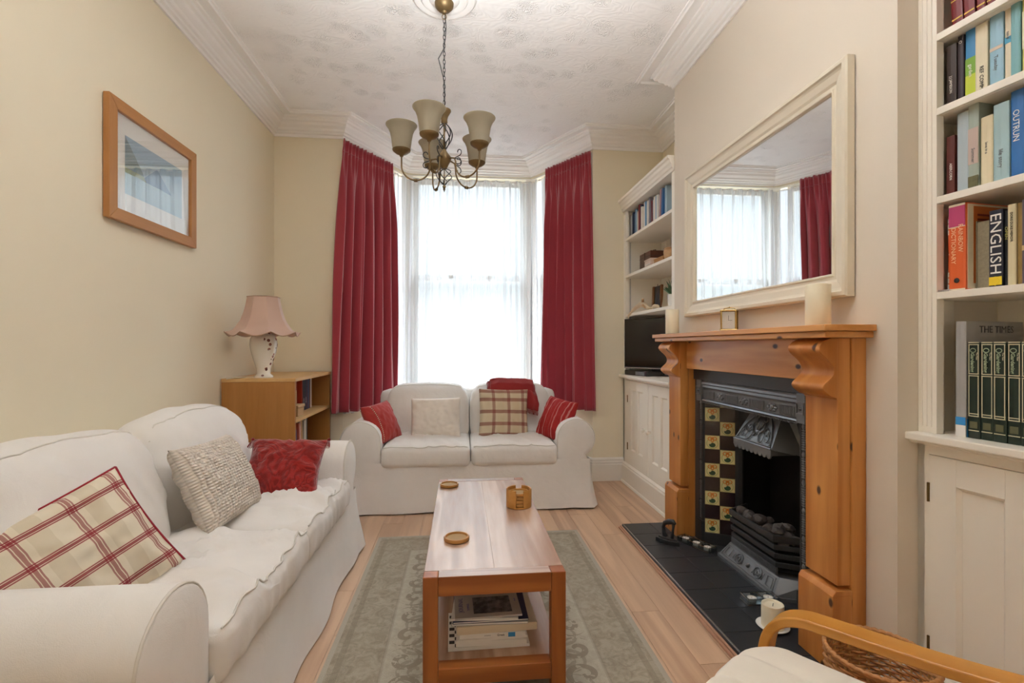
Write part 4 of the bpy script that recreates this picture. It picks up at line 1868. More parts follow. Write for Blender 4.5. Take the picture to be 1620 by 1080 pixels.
# ash pan cover
ap = thing('ash_pan_cover', 'sloping silvery cast iron ash pan cover on the hearth below the fire basket', 'ash pan cover', (1.44, FY, hz), base=(1.44, FY, hz))
m = M()
ay, ax, at_ = .235, 1.385, 1.43
zt_ = .115
m.b.faces.new([m.b.verts.new(p) for p in ((ax, FY - ay, hz + .015), (ax, FY + ay, hz + .015), (at_, FY + ay - .03, zt_), (at_, FY - ay + .03, zt_))])
m.b.faces.new([m.b.verts.new(p) for p in ((at_, FY - ay + .03, zt_), (at_, FY + ay - .03, zt_), (1.54, FY + ay + .04, zt_), (1.54, FY - ay - .04, zt_))])
for s_ in (-1, 1):
    m.b.faces.new([m.b.verts.new(p) for p in ((ax, FY + s_ * ay, hz + .015), (at_, FY + s_ * (ay - .03), zt_), (1.54, FY + s_ * (ay + .04), zt_), (1.54, FY + s_ * (ay + .06), hz + .015))])
m.prism([(ax - .006, FY - ay - .006), (ax - .006, FY + ay + .006), (1.54, FY + ay + .066), (1.54, FY - ay - .066)], hz + .0005, hz + .016)
mk('cover_body', m, IRON, ap)
m = M()


def apt(u, v, e=.003):
    return Vector((ax + (at_ - ax) * v - e, FY + u * (ay - .03 * v), hz + .015 + (zt_ - hz - .015) * v + e * .5))


def rect(u0, v0, u1, v1, r=.0022):
    m.tube([apt(u0, v0), apt(u1, v0), apt(u1, v1), apt(u0, v1)], r, 4, closed=True)


rect(-.93, .12, .93, .88)
rect(-.86, .25, -.68, .75)
rect(.68, .25, .86, .75)
for s_ in (-1, 1):
    m.tube([apt(s_ * .36 + .13 * math.cos(a), .5 + .30 * math.sin(a)) for a in [2 * PI * q / 20 for q in range(20)]], .0028, 5, closed=True)
    for k_ in range(4):
        m.tube([apt(s_ * (.20 + k_ * .11), .3), apt(s_ * (.24 + k_ * .11), .7)], .0025, 4)
    m.tube([apt(s_ * .36 + .05 * math.cos(a), .5 + .12 * math.sin(a)) for a in [2 * PI * q / 12 for q in range(12)]], .003, 5, closed=True)
m.ball(apt(0, .5), .012, 8)
mk('cast_relief', m, IRON, ap, smooth=True)

# ================================================================== HEARTH ORNAMENTS
t = thing('flat_iron', 'small antique black flat iron on the far left of the hearth', 'iron', (1.185, 2.735, hz + .0005), R(-60), )
m = M()
out = [(-.062, -.034), (-.062, .034), (-.02, .040), (.03, .028), (.078, 0), (.03, -.028), (-.02, -.040)]
m.prism(out, 0, .024)
m.prism([(a * .8, b * .75) for a, b in out], .024, .034)
mk('sole_plate', m, DARKIRON, t, bevel=.003, off=False)
m = M()
m.tube([(-.02, 0, .03), (-.030, 0, .055), (-.034, 0, .085), (-.022, 0, .108), (.004, 0, .122), (.034, 0, .128), (.048, 0, .118)], .012, 10, rad=[.016, .011, .010, .013, .016, .015, .009])
m.tube([(.026, 0, .03), (.030, 0, .06), (.034, 0, .09), (.036, 0, .122)], .008, 8, rad=[.012, .008, .007, .010])
mk('handle', m, DARKIRON, t, smooth=True, off=False)


def tealight_block(name, label, loc, rz, n):
    Lb = .075 * n
    t = thing(name, label, 'candle holder', loc, rz)
    m = M()
    m.box(-Lb / 2, -.035, 0, Lb / 2, .035, .006)
    for s_ in (-1, 1):
        m.box(-Lb / 2, s_ * .031 - .004, .006, Lb / 2, s_ * .031 + .004, .03)
    for i in range(n + 1):
        xx = -Lb / 2 + i * Lb / n
        xx = min(max(xx, -Lb / 2 + .005), Lb / 2 - .005)
        m.box(xx - .005, -.027, .006, xx + .005, .027, .03)
    mk('glass_block', m, CLEAR, t, off=False, bevel=.003)
    for i in range(n):
        xx = -Lb / 2 + (i + .5) * Lb / n
        m = M()
        m.lathe([(.001, .0065), (.019, .0065), (.0195, .021), (.018, .021), (.0175, .017), (.001, .017)], 24, xx, 0)
        tl_ = thing('tealight', f'white tea light, {["left", "middle", "right"][i] if n == 3 else ["left", "right"][i]} one in the {"three" if n == 3 else "two"} hole glass block', 'candle', loc, rz)
        mk('cup', m, plain('tealight_cup', 'e4e0d8', .45), tl_, off=False, smooth=True, angle=30)
        m = M()
        m.tube([(xx, 0, .016), (xx, 0, .023)], .0008, 5)
        mk('wick', m, INK, tl_, off=False)
    return t


tealight_block('glass_candle_holder', 'long clear glass block with three tea lights on the hearth', (1.325, 2.675, hz + .0005), R(-66), 3)
tealight_block('glass_candle_holder', 'short clear glass block with two tea lights near the fire basket', (1.315, 2.06, hz + .0005), R(-62 + 90 - 30), 2)


def candle(name, label, x, y, z, r, h, dish=None, seed=1):
    t = thing(name, label, 'candle', (x, y, z))
    m = M()
    m.lathe([(.001, 0), (r * .96, 0), (r, .003), (r, h - .004), (r * .965, h), (r * .86, h - .001), (r * .76, h - .007), (r * .3, h - .011), (.001, h - .011)], 40,
            rfun=lambda rr, zz, a: (rr * (1 + .006 * nz(Vector((math.cos(a) * 2, math.sin(a) * 2, zz * 20 + seed)))), zz + (0.003 * nz(Vector((math.cos(a), math.sin(a), seed))) if zz > h * .9 else 0)))
    mk('wax', m, WAX, t, smooth=True, angle=40, off=False)
    m = M()
    m.tube([(0, 0, h - .012), (.001, 0, h - .004), (.003, .001, h + .001)], .0012, 5)
    mk('wick', m, INK, t, off=False)
    return t


t = thing('saucer', 'small pale saucer under the cream pillar candle on the hearth', 'saucer', (1.245, 1.865, hz + .0005))
m = M()
m.lathe([(.001, 0), (.035, 0), (.055, .006), (.062, .012), (.060, .013), (.052, .009), (.033, .004), (.001, .004)], 36)
mk('dish', m, PAPERW, t, smooth=True, off=False)
candle('pillar_candle', 'short cream pillar candle on a saucer at the front of the hearth', 1.245, 1.865, hz + .0052, .042, .092, seed=3)
MT = MZ + .0005
m = M()
m.box(1.245, 2.885, MT, 1.35, 2.995, MT + .003)
mk('coaster', m, plain('slate_mat', '8f8c88', .6), label='thin square grey mat under the far left mantel candle', cat='mat', bevel=.001)
candle('pillar_candle', 'cream pillar candle on the window end of the mantelpiece', 1.30, 2.94, MT + .0035, .040, .15, seed=5)
candle('pillar_candle', 'cream pillar candle on the near right end of the mantelpiece below the mirror corner', 1.305, 1.69, MT, .0415, .152, seed=8)
# carriage clock
t = thing('carriage_clock', 'small brass carriage clock in the middle of the mantelpiece', 'clock', (1.315, 2.31, MT), R(-38))
m = M()
for s_ in (-1, 1):
    for u_ in (-1, 1):
        m.box(s_ * .033 - .004, u_ * .026 - .004, .008, s_ * .033 + .004, u_ * .026 + .004, .098)
m.box(-.040, -.033, 0, .040, .033, .009)
m.box(-.038, -.031, .097, .038, .031, .104)
mk('case', m, plain('polished_brass', 'b89a62', .2, .9, var=.05), t, bevel=.0015, off=False)
m = M()
m.box(-.030, -.024, .009, .030, .024, .097)
mk('body', m, plain('brass_side', 'a08a60', .35, .7), t, off=False)
m = M()
m.box(-.029, -.0262, .012, .029, -.0245, .094)
mk('dial', m, PAPERW, t, off=False)
m = M()
m.box(-.0315, -.0285, .010, .0315, -.0270, .096)
mk('glass', m, PICGLASS, t, off=False)
m = M()
m.box(-.001, -.0268, .052, .001, -.0262, .076)
m.box(-.001, -.0268, .0515, .016, -.0262, .0535)
mk('clock_hand', m, INK, t, off=False)
m = M()
m.tube([(-.026, 0, .104), (-.024, 0, .112), (0, 0, .116), (.024, 0, .112), (.026, 0, .104)], .0026, 6)
m.ball((0, 0, .117), .004, 8)
mk('handle', m, plain('polished_brass', 'b89a62', .2, .9), t, smooth=True, off=False)

# ================================================================== MIRROR
mi_ = thing('wall_mirror', 'large rectangular mirror in an ivory moulded frame above the mantelpiece', 'mirror', (XB, 2.27, 1.34), 0, rot=(0, 0, -PI / 2), base=(0, 0, 0))
# local x -> -Y, local y -> +X, built round the centre
MW, MH = 1.29, .862
fw = .093
pf = [(0, 0), (0, .028), (.006, .034), (.020, .035), (.026, .028), (.034, .024), (.060, .019), (.070, .013), (.080, .013), (.084, .018), (.090, .017), (.093, .010), (.093, .002)]
m = M()
cor = [(-MW / 2, 0), (MW / 2, 0), (MW / 2, MH), (-MW / 2, MH)]
sg = [(1, 1), (-1, 1), (-1, -1), (1, -1)]
rows = []
for (x_, z_), (a, b) in zip(cor, sg):
    rows.append([m.b.verts.new((x_ + a * d, -.004 - e, z_ + b * d)) for d, e in pf])
for i in range(4):
    A, B = rows[i], rows[(i + 1) % 4]
    for j in range(len(pf) - 1):
        m.b.faces.new((A[j], B[j], B[j + 1], A[j + 1]))
mk('frame', m, IVORY, mi_, off=False)
m = M()
m.box(-MW / 2 + fw - .005, -.0085, fw - .005, MW / 2 - fw + .005, -.0045, MH - fw + .005)
mk('mirror_glass', m, MIRROR, mi_, off=False)
m = M()
m.box(-MW / 2 + .004, -.0044, .004, MW / 2 - .004, -.0005, MH - .004)
mk('backing_board', m, DARKWOOD, mi_, off=False)

# ================================================================== PICTURE ON THE LEFT WALL
pc = thing('framed_picture', 'oak framed landscape watercolour hanging on the left wall', 'picture', (XL, 2.592, 1.71), 0, rot=(0, 0, PI / 2), base=(0, 0, 0))
PW_, PH = .69, .53
fw = .052
for i, q in enumerate(([(-PW_ / 2, 0), (PW_ / 2, 0), (PW_ / 2 - fw, fw), (-PW_ / 2 + fw, fw)], [(-PW_ / 2, PH), (-PW_ / 2 + fw, PH - fw), (PW_ / 2 - fw, PH - fw), (PW_ / 2, PH)],
                       [(-PW_ / 2, 0), (-PW_ / 2 + fw, fw), (-PW_ / 2 + fw, PH - fw), (-PW_ / 2, PH)], [(PW_ / 2, 0), (PW_ / 2, PH), (PW_ / 2 - fw, PH - fw), (PW_ / 2 - fw, fw)])):
    m = M()
    m.prism(q, -.030, -.004, 'Y')
    mk('frame_rail', m, FRAMEW if i > 1 else wood('light_oak_frame_rail', 'c08c56', 'a87442', 'X', .4, 1.0, ring=4, contrast=.6), pc, off=False, bevel=.002)
m = M()
m.box(-PW_ / 2 + fw - .003, -.014, fw - .003, PW_ / 2 - fw + .003, -.006, PH - fw + .003)
mk('mount_board', m, plain('ivory_mount', 'f0ede4', .8, var=.01), pc, off=False)


def watercolour():
    k = NT('watercolour_landscape', .8)
    s = k.sep(k.coord('UV'))
    u, v = s[0], s[1]
    n = k.noise(k.coord('UV'), 6, 4)
    sky = k.ramp(k.math('ADD', v, k.math('MULTIPLY', n, .3)), [(.3, 'b9cfd8'), (.9, '87a9c0')])
    hill = k.math('LESS_THAN', v, k.math('SUBTRACT', k.math('ADD', .95, k.math('MULTIPLY', n, .12)), k.math('MULTIPLY', u, 1.9)))
    hill2 = k.math('LESS_THAN', v, k.math('SUBTRACT', .72, k.math('MULTIPLY', k.math('ABSOLUTE', k.math('SUBTRACT', u, .52)), 1.3)))
    water = k.math('LESS_THAN', v, k.math('ADD', .34, k.math('MULTIPLY', n, .06)))
    c = k.mix(hill2, sky, '5f86a6')
    c = k.mix(hill, c, '4d7078')
    c = k.mix(k.math('MULTIPLY', hill, k.math('LESS_THAN', v, .45)), c, '7d8a4e')
    c = k.mix(water, c, 'a8c4cf')
    k.color(c)
    return k.m


m = M()
f = m.b.faces.new([m.b.verts.new(p) for p in ((-.225, -.0150, .135), (.225, -.0150, .135), (.225, -.0150, .395), (-.225, -.0150, .395))])
for lp, uv in zip(f.loops, ((0, 0), (1, 0), (1, 1), (0, 1))):
    lp[m.uv].uv = uv
mk('painting', m, watercolour(), pc, off=False)
m = M()
m.box(-PW_ / 2 + fw, -.0205, fw, PW_ / 2 - fw, -.0190, PH - fw)
mk('glass', m, PICGLASS, pc, off=False)

# ================================================================== BOOKS
ORD = ['first', 'second', 'third', 'fourth', 'fifth', 'sixth', 'seventh', 'eighth', 'ninth', 'tenth', 'eleventh', 'twelfth', 'thirteenth',
       'fourteenth', 'fifteenth', 'sixteenth', 'seventeenth', 'eighteenth', 'nineteenth', 'twentieth', 'twenty-first', 'twenty-second']


class Frame:
    def __init__(s, ox, oy, rz):
        s.o, s.rz = Vector((ox, oy, 0)), rz
        s.m = Matrix.Rotation(rz, 3, 'Z')

    def __call__(s, x, y, z):
        return s.o + s.m @ Vector((x, y, z))


SPINE = lambda x, z: mtx((0, 0, -1), (1, 0, 0), (0, -1, 0), (x, -.0004, z))


def book(fr, x, y, z, w_, h_, d_, mat, label, group=None, lean=0, titles=(), bands=(), pages=PAPER, fore=False, name='book'):
    """titles: (text, size, material, dx 0..1, z 0..1, stretch); bands: (z0, z1, material) as fractions"""
    q = fr(x, y, z)
    t = thing(name, label, 'book', q, group=group, rot=(0, 0, 0))
    t.rotation_euler = (Matrix.Rotation(fr.rz, 4, 'Z') @ Matrix.Rotation(lean, 4, 'Y')).to_euler()
    m = M()
    c = .0022
    if fore:
        m.box(0, .001, 0, c, d_, h_)
        m.box(w_ - c, .001, 0, w_, d_, h_)
        m.box(0, d_ - c, 0, w_, d_, h_)
    else:
        # gently rounded spine and two boards
        m.prism([(0, c), (w_ * .12, .0006), (w_ * .5, 0), (w_ * .88, .0006), (w_, c), (w_, d_), (w_ - c, d_), (w_ - c, c + .001), (c, c + .001), (c, d_), (0, d_)], 0, h_)
    mk('cover', m, mat, t, off=False)
    m = M()
    m.box(c + .0002, (.003 if fore else c + .0015), .003, w_ - c - .0002, d_ - .003, h_ - .004)
    mk('pages', m, pages, t, off=False)
    for (z0, z1, mt) in bands:
        m = M()
        m.box(w_ * .02, -.0005, z0 * h_, w_ * .98, .0008, z1 * h_)
        mk('spine_band', m, mt, t, off=False)
    for (s_, sz, mt, dx, zz, st) in titles:
        text_part('title', s_, sz, mt, t, SPINE(dx * w_, zz * h_) @ Matrix.Translation((0, 0, .0005)), sx=st)
    return t


def bc(name, col, rough=.45, var=.05, ns=30):
    return plain('book_' + name, col, rough, 0, var=var, nscale=ns)


GOLD = plain('gold_print', 'c9a24a', .4, .2)
WPR = plain('white_print', 'f0eee8', .5)
KPR = plain('black_print', '1d1c1e', .5)
GPR = plain('grey_lettering', '6f7478', .5)

# ================================================================== OAK BOOKCASE + LAMP
bcx = thing('bookcase', 'low oak bookcase in the far left corner behind the left sofa', 'bookcase', (XL + .01, 3.27, 0), base=(XL + .01, 3.27, 0))
bx0, bx1, by0_, by1_, bz = XL + .012, -1.055, 3.262, 4.12, .958
m = M()
m.box(bx0, by0_, .0005, bx1, by0_ + .022, bz - .0225)
mk('side_panel', m, BEECH, bcx, bevel=.0015)
m = M()
m.box(bx0, by1_ - .022, .0005, bx1, by1_, bz - .0225)
mk('side_panel', m, BEECH, bcx, bevel=.0015)
m = M()
m.box(bx0, by0_ - .002, bz - .022, bx1 + .004, by1_ + .002, bz)
mk('top', m, BEECHE, bcx, bevel=.0015)
m = M()
m.box(bx0, by0_ + .023, .03, bx0 + .006, by1_ - .023, bz - .023)
mk('back_panel', m, BEECH, bcx)
BSH = [.10, .392, .668]
for z_ in BSH:
    m = M()
    m.box(bx0 + .007, by0_ + .0225, z_, bx1 - .004, by1_ - .0225, z_ + .020)
    mk('shelf', m, BEECHE, bcx, bevel=.001)
m = M()
m.box(bx0 + .05, by0_ + .0225, .0005, bx1 - .03, by1_ - .0225, .099)
mk('plinth', m, BEECH, bcx)
# frame facing +X: local x along +Y, local y into the shelf (-X)
FB = Frame(bx1 - .004, by0_ + .024, PI / 2)
cols = [('black', '17161a'), ('dark grey', '2a2a30'), ('black', '141318')]
xq = .01
for i, (nm, hx) in enumerate(cols):
    book(FB, xq, .16, BSH[2] + .0205, .032, .235 - i * .008, .20, bc(nm.replace(' ', '_') + '_cloth', hx), f'{nm} hardback, {ORD[i]} from the near end, upper oak bookcase shelf',
         titles=(('vol ' + 'I' * (i + 1), .012, WPR, .5, .45, 1),))
    xq += .034
book(FB, .118, .13, BSH[2] + .0205, .33, .228, .028, bc('brick_red_gloss', '93281f'), 'large brick red book standing behind the carved chair ornament', pages=PAPERW)
xq = .455
for i, (nm, hx, w_, h_) in enumerate((('orange edged red', 'b4472c', .014, .225), ('black', '15151b', .05, .225), ('navy', '1a2038', .045, .24), ('purple', '4b2f45', .03, .235), ('slate blue', '39506e', .03, .235), ('maroon', '5a2b32', .026, .23), ('white', 'dcd6cc', .035, .245))):
    book(FB, xq, .10, BSH[2] + .0205, w_, h_, .2, bc(nm.replace(' ', '_') + '_hard', hx), f'{nm} hardback right of the red book, upper oak bookcase shelf', titles=(('NOVEL', .014, WPR, .5, .3, 1),) if i in (1, 2) else ())
    xq += w_ + .0015
low = [('crimson', 'a1202c', .022), ('pink', 'c87a86', .016), ('lilac', '8f88b8', .020), ('white', 'd9d6d2', .016), ('sky blue', '5f86b4', .022), ('slate', '3b4250', .016), ('rose', 'b06070', .024), ('dark plum', '4a2638', .016),
       ('royal blue', '25357c', .034), ('deep blue', '1c2a66', .030), ('coral', 'b8604e', .022), ('pale pink', 'd0b3ab', .020), ('tan', 'b58a58', .030), ('dark brown', '33241e', .024), ('off white', 'cfc8ba', .050), ('stone', 'bdb4a4', .034), ('dark grey', '34322f', .030)]
xq = .012
random.seed(5)
for i, (nm, hx, w_) in enumerate(low):
    h_ = .175 + random.random() * .05 + (.03 if i > 10 else 0)
    book(FB, xq + .012, .06 + random.random() * .02, BSH[1] + .0205 + .0005, w_ * 1.05, h_, .19, bc(nm.replace(' ', '_') + '_paperback', hx), f'{nm} paperback, {ORD[i]} from the near end, lower oak bookcase shelf', lean=R(-5) if i < 14 else 0)
    xq += w_ * 1.05 + .003
# toy chair carving
t = thing('carved_ornament', 'small pale carved wooden chair ornament with a handle on the oak bookcase shelf', 'ornament', FB(.15, .062, BSH[2] + .0205), rot=(0, 0, PI / 2))
m = M()
m.box(0, -.03, 0, .13, .03, .055)
m.box(-.008, -.035, .055, .138, .03, .075)
mk('seat_box', m, CARVED, t, bevel=.004, off=False)
m = M()
m.box(.035, .032, 0, .175, .05, .165)
mk('back_board', m, CARVED, t, bevel=.006, off=False)
m = M()
m.tube([(.07, .04, .165), (.075, .04, .19), (.105, .04, .20), (.135, .04, .19), (.14, .04, .165)], .004, 6)
mk('handle', m, CARVED, t, smooth=True, off=False)

# table lamp
LX, LY = -1.285, 3.37
lp = thing('table_lamp', 'white floral ceramic table lamp with pink scalloped shade on the oak bookcase', 'lamp', (LX, LY, bz + .0005))


def vase_mat():
    k = NT('floral_ceramic', .15, 0, .8)
    v = k.coord()
    s = k.sep(v)
    d = k.voronoi(v, 34)
    msk = k.math('MULTIPLY', k.math('GREATER_THAN', k.noise(v, 9, 2), .49), k.math('GREATER_THAN', s[0], 0.0))
    col = k.ramp(k.noise(v, 30, 2), [(.4, '5c3a3c'), (.55, 'a06a5c'), (.7, '6a7a80')])
    k.color(k.mix(k.math('MULTIPLY', k.math('LESS_THAN', d, .34), msk), 'e9e4da', col))
    return k.m


m = M()
m.lathe([(.001, 0), (.056, 0), (.057, .008), (.050, .016), (.040, .026), (.044, .06), (.060, .11), (.076, .17), (.083, .215), (.080, .25), (.066, .275), (.044, .288), (.036, .296), (.036, .312), (.042, .318), (.040, .322), (.001, .322)], 40)
mk('vase_base', m, vase_mat(), lp, smooth=True, angle=60, off=False)
m = M()
m.lathe([(.001, .322), (.012, .322), (.012, .37), (.018, .372), (.018, .41), (.001, .41)], 16)
mk('lamp_holder', m, BRASS, lp, off=False)
SHADEM = fabric('dusty_pink_silk', 'c3a595', .8, 200, .15, .3)
m = M()
sp = [(0, .214), (.025, .190), (.06, .160), (.105, .133), (.15, .117), (.20, .105), (.24, .098), (.255, .096)]


def shade_r(a, t_):
    k_ = t_ * (len(sp) - 1)
    i = min(int(k_), len(sp) - 2)
    f = k_ - i
    z_ = sp[i][0] + (sp[i + 1][0] - sp[i][0]) * f
    r_ = sp[i][1] + (sp[i + 1][1] - sp[i][1]) * f
    seg = PI / 4
    am = ((a + .25) % seg) - seg / 2
    r_ *= math.cos(seg / 2) / math.cos(am) * 1.0 + .02
    sc_ = 1 - min(1, t_ * 5)
    z_ += .026 * sc_ * (1 - math.cos(am / (seg / 2) * PI / 2))
    r_ *= 1 + .03 * sc_ * (1 - math.cos(am / (seg / 2) * PI / 2))
    return r_ * math.cos(a), r_ * math.sin(a), z_ + .268


m.grid(lambda a, b: shade_r(a * 2 * PI - .25, b), 96, 24, closeu=True)
sh = mk('lamp_shade', m, SHADEM, lp, smooth=True, angle=22, off=False)
sm = sh.modifiers.new('s', 'SOLIDIFY')
sm.thickness = .003
TRP = fabric('shade_trim_braid', 'ad9078', .8, 300, .3)
for e_ in (0, 1):
    m = M()
    m.tube([shade_r(q * 2 * PI / 96 - .25, e_) for q in range(96)], .0035, 5, closed=True)
    mk('braid', m, TRP, sh, smooth=True, off=False)
m = M()
m.tube([(-.04, -.0, .004), (-.09, .0, .004), (-.12, -.03, .004), (-.145, -.10, .004), (-.155, -.17, .003)], .003, 6)
mk('cable', m, plain('white_cable', 'd8d2c4', .5), lp, smooth=True, off=False)

# ================================================================== BUILT-IN UNITS
FF = Frame(XB + .004, YF - .001, -PI / 2)              # far alcove: local x towards the camera, y into the wall
FN = Frame(1.472, YB0 - .001, R(-82.5))                # near alcove


def in_frame(fr, m):
    return m


def builtin(fr, name, label, Lx, dep, shelves, top, ledge, door_edges, panels, upright, crown, led_over, hinge_side=None, plinth=.17, tg=.1):
    t = thing(name, label, 'bookshelf', tuple(fr.o), rot=(0, 0, fr.rz), base=(0, 0, 0))
    A = dict(off=False)
    m = M()
    m.box(0, 0, ledge + .0005, upright, .03, top)
    for k in range(1, 4):
        m.box(upright * k / 4 - .003, -.003, ledge + .02, upright * k / 4 + .001, 0, top - .03)
    m.box(Lx - upright, 0, ledge + .0005, Lx, .03, top)
    mk('upright', m, CREAM, t, bevel=.001, **A)
    for xa in (.0, Lx - .016):
        m = M()
        m.box(xa, .031, ledge + .0005, xa + .016, dep, top)
        mk('side_panel', m, CREAM, t, **A)
    # tongue and groove boards at the back, one by one
    x = .017
    bm_ = None
    while x < Lx - .02:
        if bm_ is None:
            m = M()
            m.box(.0008, dep - .012, ledge + .0005, tg - .0008, dep, top)
            bm_ = mk('back_board', m, CREAM, t, bevel=.0015, **A)
            o = bm_
        else:
            o = bm_.copy()
            C.objects.link(o)
        o.location = (x, 0, 0)
        x += tg
    for z_ in shelves:
        m = M()
        m.box(upright * .35 if z_ < top - .05 else 0, .012, z_ - .022, Lx - upright * .35, dep - .013, z_)
        m.box(upright - .0, .0, z_ - .022, Lx - upright, .0115, z_)
        mk('shelf', m, CREAM, t, bevel=.0012, **A)
    # adjustable shelf strips with slots
    for xs in (upright + .004,):
        m = M()
        m.box(.0165, .045, ledge + .02, .0185, .062, top - .02)
        m.box(.22, dep - .0145, ledge + .02, .237, dep - .0125, top - .02)
        mk('shelf_strip', m, PAPERW, t, **A)
        m = M()
        zz = ledge + .03
        while zz < top - .03:
            m.box(.0186, .050, zz, .0192, .057, zz + .005)
            m.box(.226, dep - .0152, zz, .231, dep - .0146, zz + .006)
            zz += .0125
        s_ = mk('slot', m, KPR, t, **A)
        s_['kind'] = 'stuff'
    if crown:
        m = M()
        cp = [(0, top), (-.012, top), (-.014, top + .018), (-.022, top + .024), (-.024, top + .045), (-.034, top + .055), (-.038, top + .075), (-.05, top + .082), (-.05, top + .100), (dep, top + .100), (dep, top)]
        m.prism(cp, 0, Lx, 'X')
        mk('crown', m, CREAM, t, **A)
    m = M()
    m.box(-led_over if fr is FN else 0, -.045, ledge - .024, Lx, dep, ledge)
    m.box(-led_over * .6 if fr is FN else 0, -.03, ledge - .034, Lx, dep, ledge - .0245)
    mk('worktop', m, CREAM, t, bevel=.004, **A)
    # cupboard carcass face
    m = M()
    zt_, zb_ = door_edges[0][2], door_edges[0][3]
    m.box(0, 0, plinth, Lx, .02, zb_ - .002)
    m.box(0, 0, zt_ + .002, Lx, .02, ledge - .0345)
    xs = [0]
    for d in door_edges:
        m.box(xs[-1], 0, zb_ - .002, d[0] - .0015, .02, zt_ + .002)
        xs.append(d[1] + .0015)
    if xs[-1] < Lx:
        m.box(xs[-1], 0, zb_ - .002, Lx, .02, zt_ + .002)
    m.box(0, .0, 0, .02, dep, ledge - .035)
    mk('face_frame', m, CREAM, t, **A)
    m = M()
    m.prism([(-.001, 0), (-.024, 0), (-.024, plinth - .03), (-.018, plinth - .02), (-.018, plinth - .012), (-.004, plinth - .001), (-.001, plinth)], 0, Lx, 'X')
    m.prism([(-.0245, 0), (-.034, 0), (-.030, .014), (-.0245, .02)], 0, Lx, 'X')
    mk('plinth', m, CREAM, t, **A)
    for d in door_edges:
        x0, x1, zt_, zb_ = d[:4]
        px_ = [p for p in panels if x0 < p[0] < x1]
        m = M()
        zp1, zp0 = px_[0][3], px_[0][2]
        xs = [x0] + [v for p in px_ for v in p[:2]] + [x1]
        for a, b in zip(xs[::2], xs[1::2]):
            m.box(a, -.003, zb_, b, .018, zt_)
        for p in px_:
            m.box(p[0], -.003, zp1, p[1], .018, zt_)
            m.box(p[0], -.003, zb_, p[1], .018, zp0)
        dr = mk('door', m, CREAM, t, bevel=.0008, **A)
        for p in px_:
            m = M()
            m.box(p[0], .009, zp0, p[1], .014, zp1)
            mk('door_panel', m, CREAM, dr, **A)
            m = M()
            b_ = .010
            m.prism([(p[0], -.002), (p[0] + b_, .0085), (p[0], .0085)], zp0, zp1)
            m.prism([(p[1], -.002), (p[1], .0085), (p[1] - b_, .0085)], zp0, zp1)
            m.prism([(-.002, zp0), (.0085, zp0 + b_), (.0085, zp0)], p[0], p[1], 'X')
            m.prism([(-.002, zp1), (.0085, zp1), (.0085, zp1 - b_)], p[0], p[1], 'X')
            mk('panel_moulding', m, CREAM, dr, **A)
        if len(d) > 4 and d[4] is not None:
            kx, kz = d[4]
            m = M()
            m.lathe([(.001, 0), (.007, 0), (.007, .012), (.016, .020), (.018, .028), (.012, .036), (.001, .038)], 20)
            for v in m.b.verts:
                v.co = Vector((kx + v.co.x, -.003 - v.co.z, kz + v.co.y))
            mk('knob', m, CREAM, dr, smooth=True, **A)
        if len(d) > 5:
            for hz_ in d[5]:
                m = M()
                m.box(x0 - .003, -.006, hz_ - .03, x0 + .003, -.0028, hz_ + .03)
                m.tube([(x0, -.007, hz_ - .03), (x0, -.007, hz_ + .03)], .003, 6)
                mk('hinge', m, BRASS, dr, **A)
    return t


builtin(FF, 'built_in_shelving', 'cream built-in alcove shelving with cupboards left of the chimney breast', 1.035, .345, [2.085, 1.77, 1.437], 2.325, .922,
        [(.115, .565, .875, .185, (.525, .52), (.72, .32)), (.575, 1.02, .875, .185, (.62, .52))],
        [(.19, .30, .30, .80), (.35, .46, .30, .80), (.65, .76, .30, .80), (.81, .92, .30, .80)], .05, True, .0)
builtin(FN, 'built_in_shelving', 'cream built-in alcove bookshelves with cupboard at the right edge, nearest the camera', .80, .30, [2.137, 1.905, 1.628, 1.330], 2.56, .886,
        [(.035, .79, .818, .15, None, (.70, .215))], [(.113, .236, .20, .735), (.33, .72, .20, .735)], .056, False, .05)

# --- far alcove books
random.seed(21)
fb = [('pale grey', 'b9c2c2', .030), ('navy', '1d2c4e', .028), ('deep blue', '24507e', .030), ('mid blue', '3a6c9a', .028), ('light blue', '8fb4cc', .024), ('cream', 'ddd3c0', .034), ('dark red', '7c1c1e', .034),
      ('slate', '3d4a5c', .020), ('ivory', 'e2dccf', .026), ('white', 'e8e6e2', .022), ('azure', '4f8cba', .030), ('steel blue', '5a86aa', .026), ('off white', 'e6e2da', .026), ('grey mauve', '8b8490', .020), ('wine red', '6a2028', .022),
      ('silver', 'b8bcc0', .028), ('pearl', 'ddd8cf', .034), ('soft blue', '7fa6c6', .036), ('chalk', 'd9d6cf', .030), ('dusty pink', 'a98488', .024), ('cobalt', '2f5f92', .026), ('powder blue', 'a3bccb', .034)]
xq = .065
for i, (nm, hx, w_) in enumerate(fb):
    h_ = random.uniform(.185, .225)
    if nm == 'dark red':
        h_ = .228
    book(FF, xq, .03 + random.uniform(0, .02), 2.0855, w_, h_, .17, bc(nm.replace(' ', '_') + '_far', hx), f'{nm} book, {ORD[i]} from the window end of the top far shelf', group='books on the top shelf of the far alcove',
         lean=R(4) if 18 < i < 21 else 0)
    xq += w_ + .0045 + (.006 if i >= 18 else 0)
